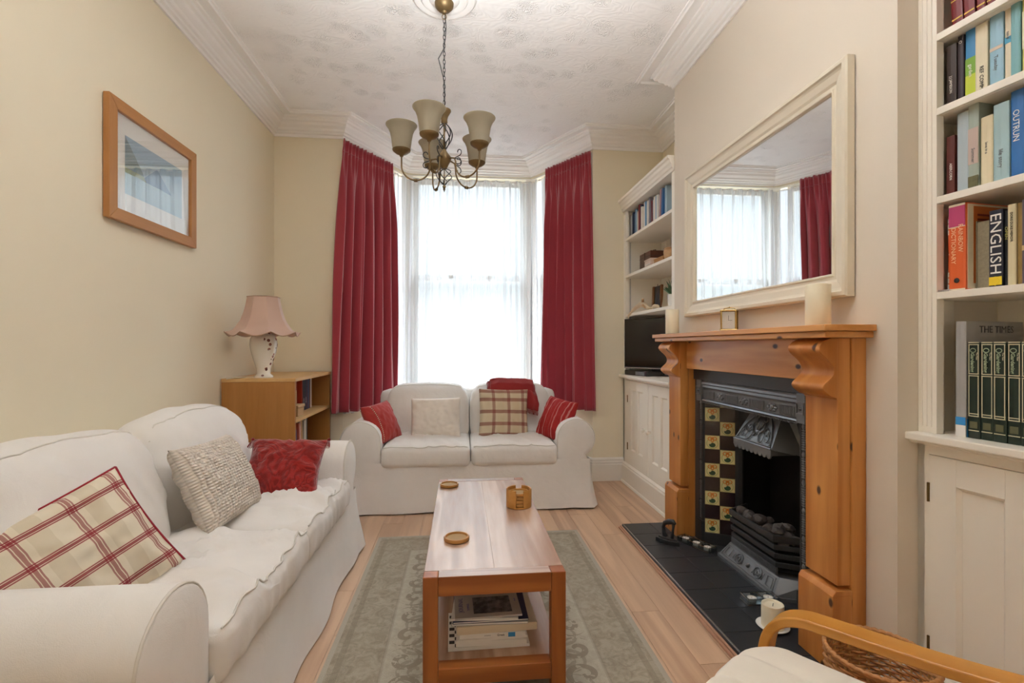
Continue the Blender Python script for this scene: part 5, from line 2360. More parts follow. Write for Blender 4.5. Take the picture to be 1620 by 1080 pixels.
# wooden box with handle
t = thing('wooden_box', 'dark wooden box with a curved handle on the second far shelf', 'box', tuple(FF(.20, .07, 1.7705)), rot=(0, 0, FF.rz), base=(0, 0, 0))
m = M()
m.box(0, 0, 0, .235, .15, .145)
mk('body', m, DARKWOOD, t, off=False, bevel=.003)
m = M()
m.box(-.003, -.003, .105, .238, .153, .108)
m.box(.112, -.0045, 0, .123, 0, .145)
mk('lid_seam', m, plain('dark_seam', '2a160c'), t, off=False)
m = M()
m.tube([(.07, .07, .145), (.075, .07, .163), (.12, .07, .168), (.165, .07, .163), (.17, .07, .145)], .004, 6)
mk('handle', m, DARKWOOD, t, off=False, smooth=True)
t = thing('trinket_box', 'small pale pink decorated box beside the wooden box on the far shelf', 'box', tuple(FF(.40, .035, 1.7705)), rot=(0, 0, FF.rz), base=(0, 0, 0))
m = M()
m.box(0, 0, 0, .13, .09, .055)
mk('body', m, plain('shell_pink_box', 'cdb8a8', .5), t, off=False, bevel=.003)
m = M()
m.box(-.003, -.003, .055, .133, .093, .068)
mk('lid', m, plain('shell_pink_box', 'cdb8a8', .5), t, off=False, bevel=.003)
m = M()
for k_ in range(5):
    m.ball((.02 + k_ * .022, -.002, .025), .007, 8, sq=(1, .4, 1))
mk('shell_trim', m, PAPERW, t, off=False, smooth=True)
t = thing('wooden_tray', 'low light wooden box right of the pink trinket box on the far shelf', 'box', tuple(FF(.58, .04, 1.7705)), rot=(0, 0, FF.rz), base=(0, 0, 0))
m = M()
m.box(0, 0, 0, .17, .11, .035)
mk('body', m, CORKW, t, off=False, bevel=.003)
m = M()
m.box(-.002, -.002, .0352, .172, .112, .046)
mk('lid', m, CORKW, t, off=False, bevel=.003)
t = thing('woven_pot', 'small tan woven pot at the far shelf end by the chimney breast', 'pot', tuple(FF(.80, .07, 1.7705)), rot=(0, 0, FF.rz), base=(0, 0, 0))
m = M()
m.lathe([(.001, 0), (.03, 0), (.042, .03), (.045, .06), (.04, .085), (.036, .085), (.040, .06), (.001, .012)], 24)
mk('body', m, plain('tan_wicker', 'b08c66', .8, var=.25, nscale=60, bump=.5), t, off=False, smooth=True)
m = M()
m.tube([(.040 * math.cos(a), .040 * math.sin(a), .085) for a in [2 * PI * q / 20 for q in range(20)]], .004, 5, closed=True)
mk('rim', m, plain('tan_wicker', 'b08c66', .8), t, off=False, smooth=True)
# curved photo frame
t = thing('photo_frame', 'dark photo in a wavy wooden frame on the third far shelf', 'photo frame', tuple(FF(.185, .16, 1.4375)), rot=(R(-8), 0, FF.rz), base=(0, 0, 0))
WAVY = wood('driftwood_frame', '8c5a30', '6a3e1e', 'Z', .4)
for sx in (0, 1):
    m = M()
    pts = []
    n_ = 16
    L1 = [(sx * .155 + .018 * math.sin(2.4 * PI * i / n_ * .5 + (0 if sx else .4)), .225 * i / n_) for i in range(n_ + 1)]
    w0 = .030
    m.prism([(a, b) for a, b in L1] + [(a + w0, b) for a, b in reversed(L1)], 0, .018, 'Y')
    mk('frame_side', m, WAVY, t, off=False, bevel=.003, smooth=True, angle=40)
m = M()
m.box(.025, .008, .0, .175, .014, .222)
mk('photo', m, plain('dark_photograph', '16171c', .2, var=.5, nscale=20), t, off=False)
# driftwood seal / bird carving
t = thing('driftwood_carving', 'pale driftwood carving draped over the edge of the third far shelf', 'ornament', tuple(FF(.20, .03, 1.4375)), rot=(0, 0, FF.rz), base=(0, 0, 0))
DRW = plain('pale_driftwood', 'd9c4a6', .7, var=.1)
m = M()
m.tube([(-.03, -.045, -.045), (-.025, -.045, -.018), (-.005, -.030, .008), (.04, -.005, .045), (.10, .01, .062), (.16, .012, .060), (.21, .01, .040), (.27, .01, .022), (.34, .01, .016)], .02, 10,
       rad=[.004, .008, .010, .016, .022, .024, .018, .012, .005])
mk('body', m, DRW, t, off=False, smooth=True)
m = M()
m.tube([(.15, .01, .07), (.19, -.005, .095), (.215, -.012, .085)], .01, 8, rad=[.012, .010, .004])
m.tube([(.18, .0, .05), (.24, -.02, .042), (.30, -.024, .018)], .008, 8, rad=[.012, .009, .003])
mk('fin', m, plain('carved_tan', 'c49a6c', .6), t, off=False, smooth=True)
m = M()
m.tube([(.30, .02, .016), (.345, .03, .03), (.40, .03, .024), (.43, .03, .012)], .01, 8, rad=[.008, .016, .014, .004])
mk('tail', m, DRW, t, off=False, smooth=True)
# model sailing boat
t = thing('model_boat', 'small black model sailing boat on the third far shelf', 'model boat', tuple(FF(.56, .075, 1.4375)), rot=(0, 0, FF.rz), base=(0, 0, 0))
m = M()
m.prism([(-.055, .014), (-.045, .0), (.045, .0), (.065, .014), (.06, .02), (-.05, .02)], -.012, .012, 'Y')
mk('hull', m, INK, t, off=False, bevel=.002)
m = M()
m.box(-.05, -.013, .0145, .06, .013, .0175)
mk('deck_line', m, PAPERW, t, off=False)
m = M()
m.tube([(.008, 0, .02), (.008, 0, .195)], .0022, 6)
mk('mast', m, DARKWOOD, t, off=False)
DKS = plain('black_sailcloth', '25242a', .7)
for pts in ([(.012, .028), (.055, .03), (.034, .10), (.012, .175)], [(.004, .03), (-.052, .03), (-.03, .10), (.004, .15)]):
    m = M()
    m.prism(pts, -.001, .001, 'Y')
    mk('sail', m, DKS, t, off=False)
# plant in a white pot
t = thing('potted_plant', 'small spiky green plant in a white pot on the third far shelf', 'plant', tuple(FF(.735, .12, 1.4375)), rot=(0, 0, FF.rz), base=(0, 0, 0))
m = M()
m.lathe([(.001, 0), (.030, 0), (.038, .07), (.040, .10), (.036, .10), (.033, .085), (.001, .085)], 28)
mk('pot', m, PAPERW, t, off=False, smooth=True, angle=40)
LEAF = plain('dusty_green_leaf', '4c6a4a', .5, var=.3)
random.seed(4)
for i in range(30):
    a = random.uniform(0, 2 * PI)
    el = random.uniform(.5, 1.45)
    L_ = random.uniform(.09, .15)
    dx, dy, dz = math.cos(a) * math.cos(el), math.sin(a) * math.cos(el), math.sin(el)
    m = M()
    w_ = .004
    p0, p1, p2 = Vector((dx * .01, dy * .01, .085)), Vector((dx * L_ * .55, dy * L_ * .55, .09 + dz * L_ * .65)), Vector((dx * L_, dy * L_, .085 + dz * L_ * .9))
    sd = Vector((-math.sin(a), math.cos(a), 0)) * w_
    vs = [m.b.verts.new(p) for p in (p0 - sd * .5, p0 + sd * .5, p1 + sd, p2, p1 - sd)]
    m.b.faces.new(vs)
    vs2 = [m.b.verts.new(v.co + Vector((0, 0, .001))) for v in vs]
    m.b.faces.new(vs2[::-1])
    mk('leaf', m, LEAF, t, off=False)
# television angled on the cabinet
tvp = Vector((1.372, 4.055, .977))
ta_ = R(38)
# screen runs from the left edge towards the camera and into the alcove; local x along the screen, local -y towards the room
tv = thing('television', 'black flat screen television on the cupboard left of the fireplace', 'television', tuple(tvp), rot=(0, 0, -PI / 2 + ta_), base=(0, 0, 0))
TWD, THT = .57, .415
m = M()
m.box(0, 0, .012, TWD, .022, THT)
mk('casing', m, BLACKPL, tv, off=False, bevel=.003)
m = M()
m.box(.008, -.0012, .022, TWD - .008, .0, THT - .008)
mk('screen', m, SCREEN, tv, off=False)
m = M()
m.box(0, -.003, .0, TWD, .022, .0115)
mk('silver_strip', m, SILVER, tv, off=False, bevel=.002)
m = M()
m.box(.24, .03, -.0535, .34, .06, .15)
m.prism([(.15, .01), (.43, .01), (.40, .09), (.18, .09)], -.0545, -.046)
mk('stand', m, BLACKPL, tv, off=False, bevel=.003)
t = thing('set_top_box', 'slim glossy black box under the television screen', 'set top box', tuple(FF(.085, -.02, .9225)), rot=(0, 0, FF.rz + R(12)), base=(0, 0, 0))
m = M()
m.box(0, 0, 0, .33, .17, .040)
mk('case', m, plain('gloss_black_case', '1a0f12', .15, spec=.8), t, off=False, bevel=.004)
m = M()
m.box(.17, -.0012, .006, .30, .0, .034)
mk('foot_reflection', m, plain('grey_foot_reflection', '6e6e72', .3), t, off=False)  # grey patch painted as the television foot's reflection in the box

# --- near alcove books: (label colour, hex, x0, x1, height, depth offset)
dpt = .15
DR_ = bc('oxblood_leather', '6e1418', .35)
for i, (a, b, h_) in enumerate(((.070, .102, .30), (.104, .134, .30), (.136, .160, .30), (.162, .190, .28), (.192, .222, .28), (.224, .252, .27))):
    book(FN, a + .006, .035, 2.1375, b - a - .002, h_, dpt, DR_, f'oxblood red leather volume, {ORD[i]} from the left on the topmost near shelf', lean=R(-3) if i < 2 else 0,
         bands=((.10, .115, GOLD), (.30, .31, GOLD)))
nb = [
    ('dark brown paperback', '4b3029', .062, .090, .190, [('J J JAMESON', .010, WPR, .5, .35, 1)]),
    ('near black paperback', '31242a', .0915, .108, .205, [('O', .012, WPR, .5, .9, 1)]),
    ('blue and lime green paperback', '3f86b8', .110, .139, .215, [('garden', .014, WPR, .5, .40, 1)]),
    ('cream paperback lettered in black', 'ddd2b6', .141, .172, .205, [('REF COMM', .014, KPR, .55, .22, 1)]),
    ('sky blue seaside paperback', '8fb3c4', .175, .208, .235, [('Tuesday', .013, GPR, .5, .3, 1)]),
    ('slim cream paperback with a blue splash', 'dccfb4', .2095, .226, .225, [('novel', .010, GPR, .5, .6, 1)]),
    ('teal paperback', '6fa0a4', .228, .250, .235, []),
    ('yellow and white paperback', 'd9d284', .252, .282, .245, [('sunlight', .016, GPR, .5, .5, 1)]),
    ('pale green paperback', 'a9b894', .284, .312, .23, []), ('grey hardback', '80807c', .314, .345, .24, []), ('rust brown hardback', '8a4a30', .347, .38, .23, []),
]
for i, (nm, hx, a, b, h_, tt) in enumerate(nb):
    bd = ()
    if 'lime' in nm:
        bd = ((.0, .34, plain('lime_band', 'b6c234', .5)), (.34, .58, plain('moss_band', '6f9a2c', .5)))
    if 'splash' in nm:
        bd = ((.50, .58, plain('blue_splash', '3f8fb0', .5)),)
    if 'seaside' in nm:
        bd = ((.46, .50, plain('sand_band', 'c9b49e', .5)),)
    if 'yellow' in nm:
        bd = ((.30, .72, plain('cream_panel', 'e6e2c2', .5)),)
    book(FN, a, .03 + .004 * (i % 3), 1.9055, b - a, h_, dpt, bc(nm.replace(' ', '_'), hx, ns=12, var=.12), f'{nm}, {ORD[i]} from the left on the second near shelf', titles=tt, bands=bd)
nc = [
    ('dark red and brown paperback', '5a2620', .062, .085, .185, [('ABERCORN', .010, WPR, .6, .4, 1)]),
    ('misty blue hardback', 'a9b6bc', .090, .121, .245, []),
    ('grey green floral hardback', '9aa69c', .1225, .150, .255, [('Summer', .013, GPR, .5, .4, 1)]),
    ('cream hardback', 'dccfae', .153, .183, .205, [('love in a', .010, GPR, .5, .55, 1)]),
    ('duck egg blue paperback', '9db8bc', .187, .224, .225, [('life story', .015, GPR, .5, .3, 1)]),
    ('bright blue OUTRUN paperback', '2f6aa8', .226, .256, .245, [('OUTRUN', .021, WPR, .42, .60, 1)]),
    ('pale blue hardback', 'a8c2c6', .258, .288, .255, []),
    ('navy hardback', '26344e', .290, .32, .24, []), ('white paperback', 'ddd9cf', .322, .345, .22, []),
]
for i, (nm, hx, a, b, h_, tt) in enumerate(nc):
    bd = ()
    if 'floral' in nm:
        bd = ((.02, .16, plain('olive_sprig', '5e5a3a', .6, var=.5, nscale=60)), (.30, .72, plain('blush_band', 'b8a49a', .6)))
    book(FN, a, .03 + .004 * (i % 2), 1.6285, b - a, h_, dpt, bc(nm.replace(' ', '_'), hx, ns=9, var=.12), f'{nm}, {ORD[i]} from the left on the third near shelf', titles=tt, bands=bd)
ZD = 1.3305
book(FN, .060, .04, ZD, .020, .235, dpt, bc('red_orange_binding', 'c2401f'), 'red orange book with checked edge, leftmost on the fourth near shelf',
     titles=(('B', .010, WPR, .3, .5, 1),), bands=((.04, .10, WPR), (.12, .18, WPR), (.20, .26, WPR), (.76, .82, WPR), (.84, .90, WPR), (.92, .97, WPR)))
ORANGE = bc('orange_dictionary', 'cf5a26', var=.03)
PRT = plain('pale_orange_print', 'f0c49a', .5)
bd_ = book(FN, .082, .012, ZD, .046, .262, .20, ORANGE, 'fat orange and magenta dictionary on the fourth near shelf', titles=(('RAINBOW', .018, PRT, .72, .60, 1), ('DICTIONARY', .0175, PRT, .30, .52, 1.05)),
           bands=((.74, .975, plain('magenta_panel', 'b03c68', .5)), (.73, .74, PAPER), (.975, 1.0, PAPER), (0, .02, PAPER)))
m = M()
m.box(.0461, .008, .004, .0475, .196, .258)
mk('rear_cover', m, PAPER, bd_, off=False)
m = M()
m.box(.0476, .030, .02, .0480, .190, .252)
mk('cover_print', m, plain('orange_cover_print', 'c4682a', .5, var=.2, nscale=8), bd_, off=False)
m = M()
for k_ in range(3):
    m.box(.0481, .045, .195 + k_ * .014, .0484, .175, .201 + k_ * .014)
mk('blurb_line', m, plain('dark_red_line', '7c2418', .5), bd_, off=False)
m = M()
m.ball((.023, -.001, .03), .008, 8, sq=(1, .15, 1))
mk('emblem', m, KPR, bd_, off=False)
FORE = plain('aged_page_edges', '8d826a', .85, var=.25, nscale=160)
book(FN, .133, .045, ZD, .038, .205, dpt, FORE, 'thick book turned with its brown page edges outward on the fourth near shelf', fore=True, pages=FORE)
be_ = book(FN, .176, .030, ZD, .033, .222, dpt, bc('ink_blue_black', '222433'), 'dark dictionary lettered ENGLISH in large white capitals on the fourth near shelf',
           titles=(('ENGLISH', .038, WPR, .5, .56, 1.18),))
m = M()
for hx, a, b in (('3f9a5a', .018, .030), ('c8402c', .006, .018)):
    m.box(.001, -.0006, a, .032, -.0001, b)
m.prism([(.0165, .004), (.028, .017), (.0165, .031), (.005, .017)], -.0014, -.0006, 'Y')
mk('emblem', m, plain('yellow_emblem', 'e2c22a', .5), be_, off=False)
book(FN, .2105, .036, ZD, .009, .215, dpt, bc('ink_black', '1a1a1c'), 'thin black paperback lettered OPEN beside the ENGLISH dictionary', titles=(('OPEN', .009, plain('olive_print', 'b8b060'), .5, .7, 1.6),))
book(FN, .221, .030, ZD, .019, .228, dpt, bc('cream_card_binding', 'd3c7a2'), 'slim cream book titled in small black capitals on the fourth near shelf', titles=(('DORIS DUKE MEMOIR', .0085, KPR, .5, .72, 1),))
book(FN, .2415, .034, ZD, .013, .228, dpt, bc('mottled_gold_brown', '8f743c', var=.4), 'mottled gold brown paperback on the fourth near shelf')
book(FN, .256, .026, ZD, .030, .232, dpt, bc('dusky_purple', '5c5260', var=.2), 'dusky purple hardback with gold lettering on the fourth near shelf',
     titles=(('SOLDIERS AND TALES', .011, GOLD, .6, .66, 1), ('IRENE MORIARTY', .009, GOLD, .6, .2, 1)), bands=((.40, .46, plain('sand_label', 'c8b084', .5)),))
for i, (nm, hx, a, b) in enumerate((('brown hardback', '54402f', .289, .32), ('green hardback', '35503c', .322, .35), ('red paperback', '93302c', .352, .375))):
    book(FN, a, .03, ZD, b - a, .22, dpt, bc(nm.replace(' ', '_'), hx), f'{nm} beyond the dusky purple book on the fourth near shelf')
# bottom: beer book, atlas, five green volumes
ZE = .8865
book(FN, .072, .06, ZE, .016, .262, dpt, bc('pale_beige_binding', 'c9bb9b'), 'thin pale book titled WORLD BEER in orange letters at the left end above the cupboard', titles=(('WORLD BEER', .0135, plain('ochre_print', 'c08a2c'), .5, .50, 1.6),),
     bands=((.78, .92, KPR), (.05, .13, KPR)))
at = book(FN, .092, .025, ZE, .028, .350, .235, bc('silver_grey_atlas', '9c9a98', .3), 'tall silver grey atlas titled THE TIMES beside the green volumes', bands=((0, .10, PAPERW), (.10, .17, BLUEL)))
ATL = plain('atlas_print', '4a4a4c', .5)
text_part('title', 'THE TIMES', .030, ATL, at, mtx((0, 1, 0), (0, 0, 1), (1, 0, 0), (.0283, .125, .325)))
m = M()
m.box(.0281, .004, .0, .0284, .05, .055)
mk('corner_print', m, BLUEL, at, off=False)
GREEN = bc('bottle_green_leather', '17281f', .35)
IVP = plain('ivory_tooling', 'cfc8a8', .5)
IVG = plain('sage_tooling', '9aa888', .5)
for i in range(8):
    x0 = .1235 + i * .0325
    vis = i < 5
    g = book(FN, x0, .028 + .002 * (i % 2), ZE, .0312, .285, .20, GREEN, f'dark green leather volume with ivory tooled spine, {ORD[i]} from the atlas above the near cupboard', group='set of dark green volumes')
    m = M()
    W__ = .0312
    for z0 in (.012 + .0, .055, .062, .175, .181, .268, .274):
        m.box(.002, -.0009, z0 + .010, W__ - .002, .0004, z0 + .0125)
    for xx in (.0025, W__ - .0045):
        m.box(xx, -.0009, .068, xx + .0018, .0004, .188)
        m.box(xx, -.0009, .192, xx + .0018, .0004, .278)
    mk('spine_tooling', m, IVP, g, off=False)
    m = M()
    m.tube([(W__ * .45 + .007 * math.cos(a), -.0005, .262 + .006 * math.sin(a)) for a in [2 * PI * q / 14 for q in range(14)]], .0013, 4, closed=True)
    mk('spine_emblem', m, IVG, g, off=False)
    text_part('title', 'Gardening', .013, IVG, g, mtx((0, 0, -1), (1, 0, 0), (0, -1, 0), (W__ * .40, -.0006, .226)), sx=1.05, bold=.0004)
    text_part('title', 'The New', .006, IVP, g, mtx((0, 0, -1), (1, 0, 0), (0, -1, 0), (W__ * .76, -.0006, .245)))
    m = M()
    m.box(.006, -.0007, .030, W__ - .006, .0003, .050)
    mk('volume_label', m, plain('olive_label', '5c5c40', .5), g, off=False)
m = M()
m.tube([(.0, 0, .0035), (.05, .01, .0035), (.085, .012, .0035)], .003, 6)
o = mk('pen', m, SILVER, smooth=True, label='thin grey pen lying on the near shelf in front of the red book', cat='pen')
o.location = FN(.035, .004, ZD)
o.rotation_euler = (0, 0, FN.rz)

# ================================================================== ARMCHAIR + BASKET
FWD = Vector((-.59, .807, 0)).normalized()
rz = math.atan2(FWD.y, FWD.x) - PI / 2      # local +y = forward, local +x = chair right
# cushion front right corner in plan
cc = Vector((.745, 1.205, 0))
CWD, CDP = .56, .56
Rt = Vector((FWD.y, -FWD.x, 0))
org = cc - Rt * (CWD / 2)
ac = thing('armchair', 'bentwood armchair with cream quilted cushion in the near right corner', 'armchair', (org.x, org.y, 0), rot=(0, 0, rz), base=(0, 0, 0))
m = M()


def fseat(q):
    x_, y_, z_ = q
    f = Vector(q)
    if z_ > 0:
        f.z += .012 * (1 - (x_ / (CWD / 2)) ** 4)
        ph = ((x_ + CWD / 2) / CWD * 5) % 1
        f.z -= .007 * math.exp(-((min(ph, 1 - ph)) / .11) ** 2)
        f.z += .0015 * nz(q * 12)
    # rounded plan corners
    u, v = abs(x_) / (CWD / 2), (y_ / (CDP / 2))
    f.y -= .055 * max(0, u - .55) ** 2 / .2 * sstep(-.2, 1, v)
    f.z -= .10 * max(0, -y_ + .0) * 1.1
    if v > .75:
        f.z -= .02 * ((v - .75) / .25) ** 2
    return f


m.rbox((CWD, CDP, .07), .03, 70, (0, -CDP / 2, .392), fseat)
SEATM = fabric('cream_canvas_chair', 'e3dccf', .8, 300, .35, big=.3)
mk('seat_cushion', m, SEATM, ac, smooth=True, off=False)
m = M()
m.rbox((CWD, .07, .62), .03, 24, (0, -.66, .70), lambda q: Vector((q.x, q.y - (q.z + .3) * .42, q.z)))
mk('back_cushion', m, SEATM, ac, smooth=True, off=False)
for s_ in (-1, 1):
    m = M()
    xc = s_ * (CWD / 2 + .055)
    P_ = [(-.03, .02), (-.022, .16), (-.014, .30), (-.018, .375), (-.032, .425), (-.062, .460), (-.105, .478), (-.16, .482), (-.30, .487), (-.45, .498), (-.62, .52), (-.72, .535)]
    # smooth the polyline
    pts = []
    for i in range(len(P_) - 1):
        p0, p1, p2, p3 = [Vector(P_[max(0, min(len(P_) - 1, i + k))]) for k in (-1, 0, 1, 2)]
        for t_ in (0, .2, .4, .6, .8):
            pts.append(.5 * ((2 * p1) + (p2 - p0) * t_ + (2 * p0 - 5 * p1 + 4 * p2 - p3) * t_ ** 2 + (3 * p1 - p0 - 3 * p2 + p3) * t_ ** 3))
    pts.append(Vector(P_[-1]))
    hw, th_k = .031, .012
    rings = []
    for i, p in enumerate(pts):
        d = (pts[min(i + 1, len(pts) - 1)] - pts[max(0, i - 1)]).normalized()
        nn = Vector((-d.y, d.x))
        rings.append([m.b.verts.new((xc + a * hw, (p + nn * b * th_k).x, (p + nn * b * th_k).y)) for a, b in ((-1, -1), (1, -1), (1, 1), (-1, 1))])
    for A, B in zip(rings, rings[1:]):
        for j in range(4):
            m.b.faces.new((A[j], A[(j + 1) % 4], B[(j + 1) % 4], B[j]))
    m.b.faces.new(rings[0])
    m.b.faces.new(rings[-1])
    mk('armrest', m, wood('bent_birch_y', 'c99044', 'b4782f', 'Y', .3, 1.0, ring=6, contrast=.7), ac, smooth=True, angle=45, bevel=.004, off=False)
    m = M()
    m.box(xc - .029, -.30, .001, xc + .029, .02, .022)
    m.box(xc - .029, -.76, .001, xc + .029, -.3005, .022)
    m.box(xc - .029, -.765, .022, xc + .029, -.745, .52)
    mk('runner', m, BENT, ac, bevel=.006, off=False)
m = M()
for y_, z_ in ((-.06, .32), (-.50, .27)):
    m.box(-CWD / 2 - .03, y_ - .02, z_, CWD / 2 + .03, y_ + .02, z_ + .02)
mk('cross_rail', m, BENT, ac, off=False, bevel=.003)

# wicker basket
BXc, BYc = 1.145, 1.215
BXc, BYc = 1.135, 1.235
bk = thing('wicker_basket', 'round brown wicker basket standing behind the armchair arm', 'basket', (BXc, BYc, 0))
WICK = plain('brown_willow', 'b07a46', .55, var=.3, nscale=40)
WICKL = plain('light_willow', 'cfa067', .55, var=.25, nscale=40)
n_st = 30
BH = .318


def br(z_):
    return .100 + .026 * sstep(0, BH, z_)


m = M()
for i in range(n_st):
    a = 2 * PI * i / n_st
    m.tube([(br(z_) * math.cos(a), br(z_) * math.sin(a), z_) for z_ in (.004, .1, .2, .3, BH)], .0032, 5)
s_ = mk('stake', m, WICKL, bk, off=False, smooth=True)
s_['kind'] = 'stuff'
m = M()
for r_ in range(34):
    z_ = .006 + r_ * .0095
    m.tube([((br(z_) + .0042 * (1 if (i + r_) % 2 else -1)) * math.cos(2 * PI * i / n_st), (br(z_) + .0042 * (1 if (i + r_) % 2 else -1)) * math.sin(2 * PI * i / n_st), z_) for i in range(n_st)], .0043, 5, closed=True)
s_ = mk('weave', m, WICK, bk, off=False, smooth=True)
s_['kind'] = 'stuff'
m = M()
for k_ in range(2):
    m.tube([((br(BH) + .002) * math.cos(a), (br(BH) + .002) * math.sin(a), BH + .004 + .004 * math.sin(a * 22 + k_ * PI)) for a in [2 * PI * q / 110 for q in range(110)]], .0062, 6, closed=True)
mk('rim', m, WICK, bk, off=False, smooth=True)
m = M()
m.lathe([(.001, .003), (.098, .003), (.098, .008), (.001, .008)], 28)
mk('bottom', m, WICK, bk, off=False)

# ================================================================== CHANDELIER
HX_, HY_, = -.09, 2.614
ch = thing('chandelier', 'antique bronze five arm chandelier with frosted glass bell shades', 'chandelier', (HX_, HY_, 2.965), base=(0, 0, 0))
ZO = -2.965


def Z(z_):
    return z_ + ZO


m = M()
m.lathe([(.001, Z(2.905)), (.010, Z(2.908)), (.014, Z(2.918)), (.030, Z(2.925)), (.048, Z(2.945)), (.050, Z(2.9615)), (.001, Z(2.9615))], 32)
mk('ceiling_cup', m, BRONZE, ch, smooth=True, angle=40, off=False)
m = M()
m.tube([(.011 * math.cos(a), 0, Z(2.892) + .014 * math.sin(a)) for a in [2 * PI * q / 16 for q in range(16)]], .0022, 6, closed=True)
mk('hook_ring', m, BRONZE, ch, smooth=True, off=False)
zz = 2.880
i = 0
LINK = None
while zz > 2.43:
    if LINK is None:
        m = M()
        m.tube([(.0062 * math.cos(a), 0, .0135 * math.sin(a)) for a in [2 * PI * q / 12 for q in range(12)]], .0018, 5, closed=True)
        LINK = mk('chain_link', m, DARKIRON, ch, smooth=True, off=False)
        o = LINK
    else:
        o = LINK.copy()
        C.objects.link(o)
    o.location = (0, 0, Z(zz - .010))
    o.rotation_euler = (0, 0, R(25) + (PI / 2 if i % 2 else 0))
    zz -= .0215
    i += 1
m = M()
m.tube([(.004, 0, Z(2.905)), (.010, 0, Z(2.84)), (.006, .004, Z(2.78)), (-.004, 0, Z(2.72)), (-.030, -.004, Z(2.668)), (-.022, 0, Z(2.64)), (-.004, 0, Z(2.57)), (.003, .002, Z(2.50)), (.002, 0, Z(2.41))], .0026, 6)
mk('flex', m, DARKIRON, ch, smooth=True, off=False)
m = M()
m.lathe([(.001, Z(2.398)), (.035, Z(2.402)), (.036, Z(2.396)), (.028, Z(2.382)), (.020, Z(2.368)), (.016, Z(2.35)), (.017, Z(2.335)), (.010, Z(2.328)), (.001, Z(2.326))], 28)
mk('top_cup', m, BRONZE, ch, smooth=True, angle=50, off=False)
m = M()
m.tube([(0, 0, Z(2.33)), (0, 0, Z(2.17))], .0045, 8)
mk('stem', m, BRONZE, ch, smooth=True, off=False)
for k_ in range(6):
    m = M()
    pts = []
    for q in range(25):
        t_ = q / 24
        z_ = 2.330 - .135 * t_
        r_ = .008 + .034 * math.sin(PI * t_ ** .8) ** 1.0
        a = 2 * PI * k_ / 6 + 2.2 * t_
        pts.append((r_ * math.cos(a), r_ * math.sin(a), Z(z_)))
    m.tube(pts, .0028, 6)
    mk('cage_wire', m, DARKIRON, ch, smooth=True, off=False)
m = M()
m.lathe([(.001, Z(2.200)), (.008, Z(2.198)), (.012, Z(2.188)), (.020, Z(2.175)), (.034, Z(2.158)), (.038, Z(2.148)), (.034, Z(2.135)), (.024, Z(2.118)), (.016, Z(2.10)), (.010, Z(2.09)), (.001, Z(2.088))], 28)
mk('hub', m, BRONZE, ch, smooth=True, angle=60, off=False)
for k_ in range(5):
    m = M()
    pts = []
    for q in range(21):
        t_ = q / 20
        z_ = 2.095 - .085 * t_
        r_ = .006 + .036 * math.sin(PI * t_ ** .7)
        a = 2 * PI * k_ / 5 - 2.0 * t_
        pts.append((r_ * math.cos(a), r_ * math.sin(a), Z(z_)))
    m.tube(pts, .0024, 5)
    mk('lower_wire', m, DARKIRON, ch, smooth=True, off=False)
m = M()
m.tube([(0, 0, Z(2.09)), (0, 0, Z(1.995))], .003, 6)
m.lathe([(.001, Z(2.008)), (.008, Z(2.004)), (.010, Z(1.998)), (.005, Z(1.992)), (.007, Z(1.986)), (.003, Z(1.978)), (.001, Z(1.970))], 14)
mk('finial', m, BRONZE, ch, smooth=True, off=False)


def frosted():
    k = NT('alabaster_glass', .35, 0, .5)
    v = k.coord()
    n = k.noise(v, 7, 4, .6, 2)
    k.color(k.mix(n, 'a39a84', 'c2b9a4'))
    k.p.inputs['Transmission Weight'].default_value = .0
    # translucent frosted bowl
    t = k.t
    out = t.nodes['Material Output']
    tl = k.node('ShaderNodeBsdfTranslucent')
    tl.inputs[0].default_value = (.58, .54, .45, 1)
    mx = k.node('ShaderNodeMixShader')
    mx.inputs[0].default_value = .45
    t.links.new(k.p.outputs[0], mx.inputs[1])
    t.links.new(tl.outputs[0], mx.inputs[2])
    t.links.new(mx.outputs[0], out.inputs[0])
    return k.m


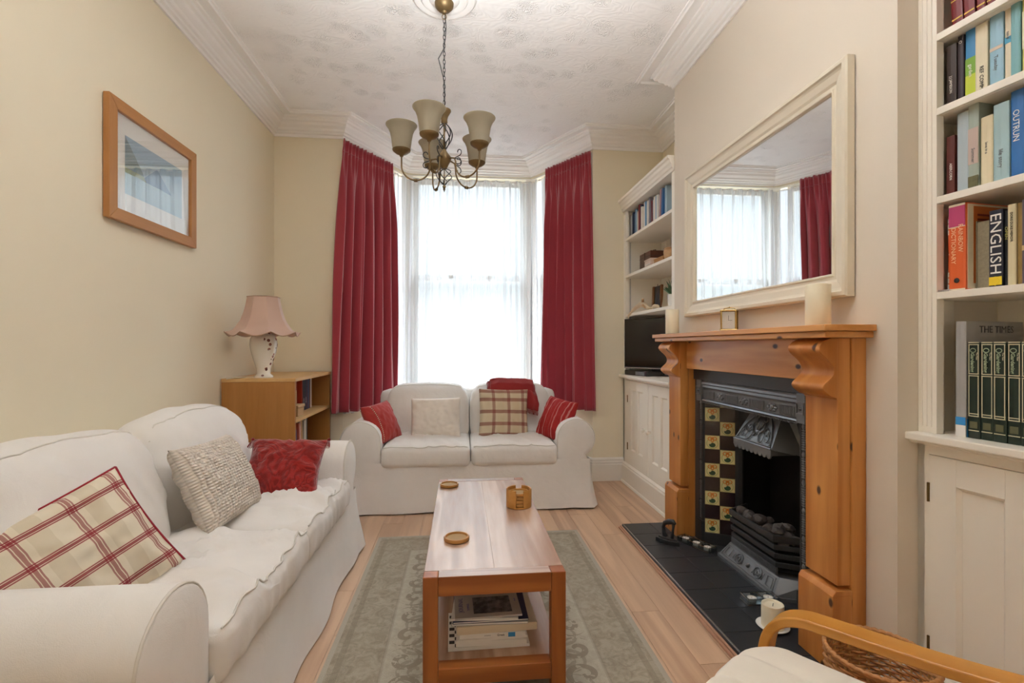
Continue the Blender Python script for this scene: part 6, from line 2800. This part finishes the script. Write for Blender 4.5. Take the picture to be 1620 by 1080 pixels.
FROST = frosted()
for k_, dg in enumerate((-107, -35, 37, 109, 181)):
    a = R(dg)
    ca, sa = math.cos(a), math.sin(a)

    def pt(r_, z_, o=0):
        return (r_ * ca - o * sa, r_ * sa + o * ca, Z(z_))
    m = M()
    pts = [pt(.022, 2.140), pt(.050, 2.142), pt(.075, 2.138)]
    for q in range(0, 25):
        b = PI - PI * q / 24 * 1.0
        pts.append(pt(.147 + .072 * math.cos(PI + (PI * q / 24)), 2.10 - .072 * math.sin(PI * q / 24)))
    pts = [pt(.022, 2.140), pt(.045, 2.143), pt(.066, 2.138), pt(.073, 2.120)] + [pt(.147 - .073 * math.cos(PI * q / 24), 2.10 - .073 * math.sin(PI * q / 24)) for q in range(0, 25)] + [pt(.220, 2.12), pt(.220, 2.150)]
    m.tube(pts, .0042, 8)
    arm = mk('arm', m, BRONZE, ch, smooth=True, off=False)
    m = M()
    p_ = Vector(pt(.147, 2.027))
    m.tube([p_ - Vector((ca, sa, 0)) * .009, p_ + Vector((ca, sa, 0)) * .009], .0085, 8)
    mk('arm_collar', m, BRONZE, arm, smooth=True, off=False, )
    m = M()
    for z0, sg_ in ((2.145, 1), (2.125, -1)):
        sp_ = []
        for q in range(18):
            t_ = q / 17
            rr = .021 * (1 - .72 * t_)
            b = (-PI / 2 if sg_ > 0 else PI / 2) + sg_ * 4.9 * t_
            sp_.append(pt(.093 + rr * math.cos(b), z0 + sg_ * .020 + rr * math.sin(b)))
        m.tube([pt(.066, 2.138)] + sp_, .0026, 6)
    mk('scroll', m, DARKIRON, arm, smooth=True, off=False)
    m = M()
    m.lathe([(.001, Z(2.145)), (.008, Z(2.147)), (.012, Z(2.156)), (.030, Z(2.164)), (.045, Z(2.176)), (.047, Z(2.184)), (.043, Z(2.184)), (.001, Z(2.172))], 28, .220 * ca, .220 * sa)
    mk('shade_cup', m, BRONZE, arm, smooth=True, angle=50, off=False)
    m = M()
    m.lathe([(.044, Z(2.180)), (.048, Z(2.20)), (.052, Z(2.235)), (.058, Z(2.268)), (.068, Z(2.292)), (.080, Z(2.308)), (.081, Z(2.311)), (.0785, Z(2.3105)), (.066, Z(2.295)), (.055, Z(2.268)), (.049, Z(2.235)), (.045, Z(2.20)), (.041, Z(2.181))], 36, .220 * ca, .220 * sa, cap=False)
    mk('glass_shade', m, FROST, arm, smooth=True, off=False)

# shared mesh for look-alike parts is kept; helper properties are dropped
for o in bpy.data.objects:
    if 'base' in o:
        del o['base']
